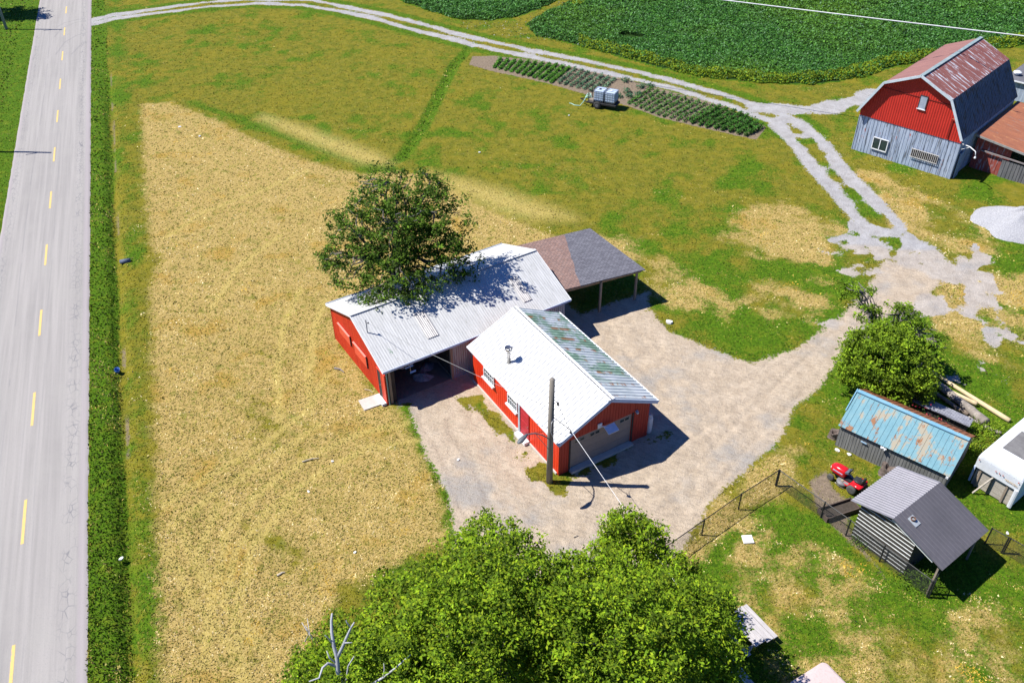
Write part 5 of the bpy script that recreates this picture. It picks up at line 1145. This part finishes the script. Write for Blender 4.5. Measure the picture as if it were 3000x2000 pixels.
def old_roof():
    a, b, c = [np.array(at(*q, 1.9)) for q in ((2415, 1934), (2318, 1995), (2482, 2003))]
    u = (c-a)[:2]; th = math.atan2(u[1], u[0])  # towards lower right
    T = thing('old_trailer', 'old trailer with faded pink rust stained roof and rounded corners at the bottom edge', 'trailer', (a[0], a[1], 0), th)
    L, W, r = 4.0, 2.0, .22; poly = []
    for cx, cy, s in ((r, -r, 90), (r, -W+r, 180), (L-r, -W+r, 270), (L-r, -r, 0)):
        for k in range(6): aa = R(s+18*k); poly.append((cx+r*math.cos(aa), cy+r*math.sin(aa)))
    RO = M('faded_pink_roof', (.52, .42, .40), (.46, .37, .35), sc=1.2, rough=.5, spots=(.40, .24, .14), sc2=1.1, amt=(.58, .66))
    MB().prism(poly, .5, 1.84).build('body', M('cream_body', (.5, .48, .45), rough=.5), T)
    m = MB(); n = len(poly); sc_ = lambda f: [((x-L/2)*f+L/2, (y+W/2)*f-W/2) for x, y in poly]
    vs = [(*p, 1.84) for p in sc_(1.01)]+[(*p, 1.90) for p in sc_(1.0)]+[(*p, 1.925) for p in sc_(.93)]
    fs = [(j*n+i, j*n+(i+1) % n, (j+1)*n+(i+1) % n, (j+1)*n+i) for j in range(2) for i in range(n)]+[tuple(2*n+i for i in range(n))]
    m.add(vs, fs).build('roof', RO, T); MB().box((1.5, -W/2, 1.93), (.03, W*.93, .02)).build('roof_seam', M('seam_grey', (.3, .28, .28)), T)
    for x, y in ((.8, -.1), (.8, -W+.1), (3.1, -.1), (3.1, -W+.1)): MB().lathe([(0, -.08), (.3, -.08), (.33, 0), (.3, .08), (0, .08)], (x, y, .33), 14, 'y').build('wheel', RUBBER, T)
old_roof()

# ------------------------------------------------------------------ small things on the ground
def small():
    c = at(2190, 1581, 0); o = MB().box((0, 0, .04), (.50, .48, .08)).build('square_paver', M('white_slab', (.74, .72, .68), (.66, .64, .6), sc=4)); o.location = tuple(c); o.rotation_euler = (0, 0, .05); tag(o, 'white square slab lying on the fenced lawn', 'paver')
    c = at(345, 1089, -.2); o = MB().lathe([(0, 0), (.13, 0), (.16, .3), (.15, .3), (.12, .03), (0, .03)], n=14).build('bucket', M('blue_bucket', (.05, .16, .42), (.1, .2, .5)), smooth=True); o.location = tuple(c); o.rotation_euler = (.3, .2, 0); tag(o, 'small blue bucket at the edge of the roadside ditch', 'bucket')
    c = at(361, 767, 0); o = MB().lathe([(.13, -.5), (.16, -.5), (.16, .2), (.13, .2), (.12, -.2), (0, -.2)], n=16, axis='x').build('culvert_pipe', M('culvert_plastic', (.07, .09, .14), (.12, .14, .2), sc=5), smooth=True); o.location = (c[0], c[1], .03); o.rotation_euler = (0, .08, math.pi+.2); tag(o, 'dark culvert pipe mouth opening into the roadside ditch', 'pipe')
    W_ = M('white_scrap', (.68, .68, .66), (.5, .5, .5), sc=5); Wd = M('bleached_stick', (.5, .43, .33), (.38, .32, .24), sc=5)
    for i, (u, v, s, lb) in enumerate(((2452, 1319, .24, 'white plastic scrap standing on grass in front of the blue shed stump'), (2453, 1294, .14, 'tiny white scrap on the grass beside the stump'), (2488, 1332, .22, 'cream scrap lying on the grass beside the grey shed wall'), (2951, 1562, .15, 'white tile lying on grass near the gate'),
              (527, 373, .26, 'pale chalky scrap in the upper corner of the straw field'), (585, 400, .26, 'grey white scrap cluster on the straw field below the olive lawn'), (356, 1636, .18, 'white litter lying in the roadside ditch'), (974, 1351, .13, 'white scrap on the straw field left of the gravel yard'), (1667, 339, .18, 'white stone alone on the olive lawn left of the trailer'), (1405, 447, .18, 'white stone on the olive lawn above the carport'), (1962, 946, .42, 'pale broken block at the tip of the gravel yard grass edge'), (1040, 1618, .13, 'white pebble on the straw field above the trees'), (904, 1440, .14, 'pale scrap in the middle of the straw field'), (1343, 1347, .16, 'white fragment on gravel side of the yard'))):
        c = at(u, v, 0); n = 7; m = MB(); poly = [(s*(.5+.3*random.random())*math.cos(2*math.pi*k/n), s*(.35+.2*random.random())*math.sin(2*math.pi*k/n)) for k in range(n)]
        o = m.prism(poly, 0, s*.3).build('scrap', W_); o.location = tuple(c); o.rotation_euler = (random.uniform(-.2, .2), random.uniform(-.2, .2), random.random()*3); tag(o, lb, 'scrap')
    for i, (u, v, u2, v2, r, lb) in enumerate(((1680, 1572, 1693, 1568, .03, 'brown stick lying on the gravel yard above the trees'), (885, 1352, 935, 1341, .035, 'thin fallen branch on the straw field left of the yard'), (980, 1078, 1008, 1090, .07, 'dark curved branch on the grass left of the red gable'), (812, 1685, 835, 1675, .05, 'pale bent stick on the straw field'), (1068, 1140, 1092, 1150, .025, 'dry stick beside the concrete slab'))):
        a, b = Vector(tuple(at(u, v, .05))), Vector(tuple(at(u2, v2, .06))); mid = a.lerp(b, .5)+Vector((.05, .06, .03)); o = MB().tube([a, mid, b], [r, r*.8, r*.4], 6).build('fallen_stick', Wd if i != 2 else BARK); tag(o, lb, 'stick')
    p = at(1712, 1190, 0)
small()
def flowers():
    T = thing('flower_patch', 'red flowers in the shade behind the blue shed', 'flowers', (22.1, 34.4, 0), 0); n = 260
    C = np.stack([RNG.normal(0, .55, n), RNG.normal(0, .35, n), RNG.uniform(.6, 1.7, n)], 1); C[:, 1] -= C[:, 0]*.5
    quads(C, .14, pick([(.4, .02, .05), (.5, .05, .08), (.03, .06, .01), (.03, .06, .01)], n), 'blossoms', LEAF, T)
    m = MB()
    for i in range(8): x, y = RNG.normal(0, .45), RNG.normal(0, .2); m.tube([(x, y, 0), (x, y, .9)], .02, 5)
    m.build('stems', M('stem_green', (.05, .07, .02)), T)
flowers()
# ------------------------------------------------------------------ vegetable rows
def rows():
    up = [(1450, 170), (1640, 188), (1740, 212), (1850, 243), (1980, 276), (2100, 308), (2190, 338), (2238, 372)]
    lo = [(1448, 200), (1550, 226), (1600, 240), (1700, 266), (1760, 280), (1845, 308), (1935, 342), (2060, 372), (2150, 392), (2205, 405)]
    U, Lo = G(up), G(lo)
    def along(L, s):
        d = np.linalg.norm(np.diff(L, axis=0), axis=1); c = np.concatenate([[0], np.cumsum(d)]); x = s*c[-1]; i = min(np.searchsorted(c, x, side='right')-1, len(d)-1); return L[i]+(L[i+1]-L[i])*(x-c[i])/d[i]
    kinds = [(0, .27, [(.055, .17, .015), (.04, .12, .012), (.08, .2, .02)], .26, 'bright green leafy row, %s from the left end of the vegetable patch', 'leafy rows in the left block', 1.0),
             (.27, .45, [(.06, .13, .07), (.035, .09, .04), (.10, .19, .11)], .34, 'blue green cabbage row, %s from the left among the cabbage rows', 'cabbage rows behind the trailer', .62),
             (.56, .80, [(.05, .15, .012), (.04, .11, .01), (.07, .14, .05)], .30, 'thin green row, %s one right of the bare gap in the patch', 'thin rows right of the trailer', .7),
             (.80, 1.0, [(.035, .11, .012), (.05, .15, .02), (.03, .08, .01)], .50, 'bushy dark green row, %s from the left among the tall rows', 'bushy rows at the right end', 1.0)]
    ORD = ['first', 'second', 'third', 'fourth', 'fifth', 'sixth', 'seventh', 'eighth', 'ninth', 'tenth', 'eleventh', 'twelfth', 'thirteenth']
    for s0, s1, cols, h, lb, gp, dens in kinds:
        n = int((s1-s0)*44)
        for i in range(n):
            s = s0+(s1-s0)*(i+.5)/n; a, b = along(Lo, max(0, s-.012)), along(U, min(1, s+.012)); b = a+(b-a)*.93; L = np.linalg.norm(b-a)
            if dens < .65: a = a+(b-a)*.06
            k = int(L*150*dens); t = RNG.random(k); cl = np.sin(t*L*2*np.pi/.55)
            keep = (cl > -.5) | (dens > .9); t = t[keep]; k = len(t)
            wd = .15 if dens < .9 else .17
            C = a[None]+(b-a)[None]*t[:, None]+RNG.normal(0, wd*.6, (k, 2)); z = .05+h*RNG.random(k)*(1-.6*np.abs(RNG.normal(0, .5, k)))
            c = pick(cols, k)*RNG.uniform(.9, 2.1, (k, 1)); o = quads(np.concatenate([C-a, np.abs(z)[:, None]], 1), .16, c, 'vegetable_row', LEAF, aspect=.8); o.location = (a[0], a[1], 0); tag(o, lb % ORD[i], 'vegetable row', gp)
    for i, (u, v) in enumerate(((1812, 285), (1832, 240), (1838, 272), (1845, 286), (1870, 280), (1878, 258), (1905, 255))):
        c = at(u, v, 0); k = 60; C = np.stack([RNG.normal(0, .22, k), RNG.normal(0, .22, k), RNG.uniform(.03, .4, k)], 1); o = quads(C, .2, pick([(.05, .12, .05), (.08, .17, .09)], k), 'cabbage_plant', LEAF, aspect=.8); o.location = tuple(c)
        tag(o, 'lone cabbage on bare soil, %s from the left in the patch gap' % ORD[i], 'cabbage', 'lone cabbages on the bare soil')
rows()

# ------------------------------------------------------------------ trees
BARKG = M('grey_bark', (.20, .18, .16), (.12, .11, .10), sc=3, rough=.95, stretch=(3, 3, .7))
BARKP = M('pale_dead_wood', (.42, .42, .44), (.28, .28, .30), sc=3, rough=.9)
def branch_path(a, b, n=5, j=.12):
    a, b = Vector(a), Vector(b); L = (b-a).length
    return [a]+[a.lerp(b, i/n)+Vector([random.uniform(-j, j)*L*.5 for _ in range(3)])+Vector((0, 0, .08*L*math.sin(math.pi*i/n))) for i in range(1, n)]+[b]
def tree(name, label, cat, base, trunk_top, lobes, leaves, size, cols, clump=.45, r0=.25, group=None, gap=0.0, twigs=0, bark=BARKG, shell=(.62, 1.02), bright=1.0, leafmat_=None, asp=.5):
    T = thing(name, label, cat, base, 0, group); base = Vector(base); o = -base
    tt = Vector(trunk_top)-base
    m = MB(); m.tube([Vector((0, 0, -.2)), Vector((0, 0, .1)).lerp(tt, .35), tt], [r0*1.25, r0, r0*.75], 12); m.build('trunk', bark, T, True)
    m = MB()
    for (c, r) in lobes:
        c = Vector(c)-base; end = c+Vector((random.uniform(-.3, .3)*r[0], random.uniform(-.3, .3)*r[1], .25*r[2])); p = branch_path(tt*random.uniform(.75, 1), end)
        m.tube(p, [r0*.5*(1-.8*i/5)+.015 for i in range(len(p))], 7)
        for q in range(twigs):
            s = p[random.randint(2, len(p)-1)]; d = Vector([random.gauss(0, 1) for _ in range(3)]).normalized(); e = c+Vector((d.x*r[0], d.y*r[1], d.z*r[2]))*random.uniform(.6, .95); b = branch_path(s, e, 4, .2); m.tube(b, [.045*(1-.75*i/4)+.008 for i in range(len(b))], 5)
    m.build('limbs', bark, T, True)
    C = []; vol = [r[0]*r[1]+r[1]*r[2]+r[0]*r[2] for c, r in lobes]; tv = sum(vol); per = 26
    for (c, r), v in zip(lobes, vol):
        nc = max(6, int(leaves*v/tv/per)); d = RNG.normal(0, 1, (nc, 3)); d /= np.linalg.norm(d, axis=1)[:, None]
        rad = RNG.uniform(shell[0], shell[1], nc)*(1+.10*np.sin(d[:, 0]*5+c[0])*np.cos(d[:, 1]*4)); inner = RNG.random(nc) < .18; rad = np.where(inner, rad*.55, rad)
        cc = np.array(c)+d*np.array(r)*rad[:, None]
        if gap: keep = (np.sin(cc[:, 0]*2.1+cc[:, 2]*1.7)*np.sin(cc[:, 1]*1.9+cc[:, 2]*2.3+1) > -gap); cc = cc[keep]
        k = len(cc); sz = RNG.uniform(.6, 1.25, k)
        q = RNG.normal(0, 1, (k, per, 3)); q /= np.linalg.norm(q, axis=2)[:, :, None]; q *= (RNG.random((k, per, 1))**.5)*clump*sz[:, None, None]; q[:, :, 2] *= .75
        C.append((cc[:, None, :]+q).reshape(-1, 3))
    C = np.concatenate(C); C = C[C[:, 2] > .25]
    n = len(C); ci = np.repeat(RNG.uniform(.55, 1.35, (n//per+1,)), per)[:n]
    col = pick(cols, n)*ci[:, None]*RNG.uniform(.75, 1.25, (n, 1))*bright
    quads(C-np.array(base), RNG.uniform(.7, 1.3, n)*size, col, 'crown', leafmat_ or LEAF, T, aspect=asp); return T
LIME = [(.20, .32, .012), (.15, .25, .010), (.26, .37, .018), (.11, .19, .010)]
MID = [(.085, .17, .010), (.065, .13, .010), (.12, .21, .014), (.05, .095, .008)]
tree('spreading_tree', 'open crowned dark green tree standing behind the barn, its crown over the white roof', 'tree', (-7.9, 47.4, 0), (-7.3, 46.5, 3.4),
     [((-9.3, 44.9, 5.0), (2.3, 2.1, 1.7)), ((-9.6, 46.2, 6.8), (1.9, 2, 1.6)), ((-6.9, 45.0, 7.6), (2.6, 2.6, 2.1)), ((-4.4, 45.4, 7.3), (2.2, 2.3, 2.1)), ((-3.6, 44.6, 5.2), (1.7, 2, 1.6)), ((-6.9, 43.0, 4.9), (2.2, 1.7, 1.5)), ((-7.6, 46.6, 8.9), (2.3, 1.9, 1.6)), ((-5.2, 46.8, 8.9), (1.9, 1.8, 1.4)), ((-7.9, 42.2, 4.0), (1.1, 1.0, .7)), ((-5.2, 43.0, 4.7), (1.3, 1.2, 1.1)), ((-11.2, 45.2, 5.0), (1.0, 1.2, .9)), ((-6.5, 45, 6), (2.6, 2, 1.8))],
     27000, .19, MID, .40, .26, twigs=9, gap=.75, shell=(.5, 1.08))
tree('round_tree', 'dense bright yellow green round tree at the corner of the blue roof shed', 'tree', (21.3, 37.3, 0), (21.2, 37.4, 1.0),
     [((20.9, 37.5, 2.5), (2.2, 2.0, 1.9)), ((19.4, 37.9, 2.2), (1.3, 1.4, 1.4)), ((22.4, 37.1, 2.1), (1.3, 1.4, 1.5)), ((20.6, 38.6, 3.2), (1.6, 1.3, 1.2)), ((21.7, 38.3, 3.0), (1.4, 1.3, 1.2)), ((20.9, 36.3, 1.7), (1.6, 1.0, 1.2)), ((22.6, 36.5, 1.4), (1.0, .8, .9)), ((19.2, 38.6, 3.2), (.7, .7, .7))],
     30000, .17, LIME, .33, .2, twigs=4)
tree('sparse_tree', 'thin scraggly green tree with bare grey twigs behind the round tree', 'tree', (22.7, 41.2, 0), (22.5, 41, 1.6),
     [((20.3, 42.2, 4.2), (1.1, 1.0, .8)), ((20.9, 41.2, 3.2), (.7, .7, .8)), ((22.6, 41.0, 3.4), (1.3, 1.3, 1.1)), ((23.3, 39.9, 2.8), (1.4, 1.2, 1.0)), ((21.5, 39.9, 2.9), (1.0, .9, .7)), ((24.3, 39.3, 2.6), (.7, .7, .6))],
     6500, .17, [(.15, .26, .012), (.11, .20, .010), (.20, .31, .014)], .34, .14, twigs=16, gap=.55)
BIGG = 'leafy trees massed along the bottom of the view'
BIG = [('broad_tree', 'large bright green broadleaf tree, leftmost crown of the bottom mass', (-5.2, 17.0, 0), [((-5.6, 17.0, 4.2), (2.7, 2.8, 2.9)), ((-3.4, 19.0, 5.2), (2.5, 2.6, 2.6)), ((-7.2, 18.3, 2.8), (1.3, 1.6, 1.9)), ((-4.2, 16.0, 6), (2.4, 2, 2))], 26000),
       ('broad_tree', 'tallest leafy green tree in the middle of the bottom mass, crown reaching the yard', (-.3, 18.6, 0), [((-.9, 21.4, 5.6), (2.2, 2.1, 2.2)), ((-.6, 18.5, 6.6), (3.0, 2.8, 2.8)), ((-2.2, 17.0, 6.8), (2.3, 2.3, 2.3)), ((1.3, 19.6, 5.4), (2.0, 2.2, 2.2)), ((-1.3, 22.4, 5.0), (1.1, 1.1, 1.3))], 30000),
       ('broad_tree', 'wide yellow green leafy tree right of the middle, under the pale cable', (3.6, 17.6, 0), [((3.2, 17.3, 6.2), (2.9, 2.7, 2.7)), ((5.9, 18.9, 4.9), (2.5, 2.4, 2.5)), ((3.0, 20.2, 5.2), (2.2, 2.0, 2.2)), ((7.3, 20.2, 3.8), (1.5, 1.4, 1.6)), ((7.0, 17.6, 3.6), (1.6, 1.5, 1.8))], 32000),
       ('young_tree', 'small leafy tree poking up above the mass beside the fence and yard', (5.1, 23.3, 0), [((5.0, 23.6, 3.6), (1.5, 1.4, 1.9)), ((4.7, 24.2, 4.5), (1.0, .9, 1.0)), ((6.3, 22.3, 3.3), (1.4, 1.3, 1.6)), ((3.9, 23.1, 2.8), (.8, .8, 1.0))], 11000)]
for nm, lb, b, lobes, n in BIG:
    tree(nm, lb, 'tree', b, (b[0]+.2, b[1]+.2, 3.0 if nm == 'broad_tree' else 1.8), lobes, int(n*1.7), .15, [(.18, .30, .008), (.13, .23, .007), (.24, .37, .010), (.08, .14, .006), (.28, .37, .012)], .38, .28 if nm == 'broad_tree' else .14, twigs=1, shell=(.72, 1.06), asp=.5)
p = at(60, 40, 0)
tree('roadside_tree', 'dark leafy tree off the left edge whose shadow reaches the road', 'tree', (-67.5, 112.5, 0), (-67.3, 112.5, 2.5), [((-67.3, 112.5, 5.5), (2.8, 3.2, 3.0)), ((-64.6, 112.3, 5.4), (2.4, 2.6, 2.1)), ((-62.6, 111.0, 5.8), (1.3, 1.3, 1.2))], 9000, .35, MID, .6, .25, twigs=2)
def dead():
    Z = 8.6; A = lambda u, v, z: Vector(tuple(at(u, v, z))); b = A(1030, 2075, 6.0); b0 = Vector((b.x+.3, b.y-.2, 0))
    T = thing('dead_tree', 'bare pale dead tree with crooked branches rising in front of the leafy mass', 'tree', b0)
    P = lambda *q: [A(*x)-b0 for x in q]
    MB().tube([Vector((0, 0, -.2)), Vector((.1, 0, 3)), A(1012, 2010, 6.6)-b0], [.2, .16, .11], 10).build('trunk', BARKP, T, True)
    m = MB()
    for q, r in ((((1012, 2010, 6.6), (990, 1965, 7.2), (988, 1925, 7.7), (978, 1890, 8.1), (972, 1850, 8.5), (971, 1815, 8.8), (973, 1796, 9.0)), .085), (((989, 1925, 7.7), (1003, 1895, 8.1), (1018, 1860, 8.5), (1028, 1838, 8.8), (1038, 1822, 9)), .06), (((985, 1950, 7.4), (960, 1942, 7.6), (945, 1955, 7.7), (935, 1985, 7.6), (905, 1995, 7.6)), .05), (((988, 1945, 7.4), (965, 1925, 7.8), (957, 1905, 8)), .03),
                 (((978, 1890, 8.1), (962, 1868, 8.4), (952, 1860, 8.6)), .022), (((1028, 1838, 8.8), (1016, 1822, 9), (1014, 1816, 9.1)), .02), (((1010, 1882, 8.3), (1032, 1881, 8.4)), .02), (((1075, 2040, 6.2), (1085, 2005, 6.8), (1120, 1985, 7.1), (1160, 1955, 7.4), (1190, 1928, 7.7), (1208, 1912, 7.9)), .045), (((1122, 1985, 7.1), (1126, 1960, 7.4), (1124, 1938, 7.6)), .02), (((1020, 2020, 6.3), (1015, 1990, 6.9), (1020, 1950, 7.4), (1038, 1920, 7.7)), .04),
                 (((893, 1880, 3.0), (905, 1855, 3.4), (895, 1830, 3.7)), .02), (((925, 1885, 3.4), (908, 1860, 3.7), (900, 1810, 4.1)), .02), (((940, 1890, 3.2), (900, 1848, 3.8), (884, 1822, 4.0)), .018)):
        p = P(*q); m.tube(p, [r*(1-.7*i/(len(p)-1))+.006 for i in range(len(p))], 7)
    m.build('limbs', BARKP, T, True)
dead()
def bush(name, label, c, r, n, cols, size=.12, h=.8):
    o_ = thing(name, label, 'shrub', (*c[:2], 0)); k = n
    C = np.stack([RNG.normal(0, r[0]*.5, k), RNG.normal(0, r[1]*.5, k), RNG.uniform(.03, h, k)*RNG.random(k)**.3], 1); quads(C, size, pick(cols, k)*RNG.uniform(.6, 1.3, (k, 1)), 'foliage', LEAF, o_)
    m = MB()
    for i in range(6): x, y = RNG.normal(0, r[0]*.3), RNG.normal(0, r[1]*.3); m.tube([(x*.5, y*.5, 0), (x, y, h*.7)], .012, 5)
    m.build('stems', BARKG, o_)
bush('leafy_shrub', 'low leafy shrub inside the fence at the open end of the metal shed', at(2690, 1700, 0), (.9, .7), 900, MID, .11, .6)
bush('rank_weeds', 'tall rank green weeds beside the log pile and white trailer', at(2880, 1270, 0), (1.6, 1.0), 1500, LIME, .12, .5)
bush('shade_weeds', 'yellow green bush between the blue shed end and the white trailer', at(2868, 1320, 0), (.9, .9), 1000, LIME+[(.2, .2, .02)], .12, .7)
bush('side_weeds', 'green weeds growing along the bottom of the left end of the fence mesh', at(2520, 1590, 0), (.5, .5), 300, MID, .09, .4)
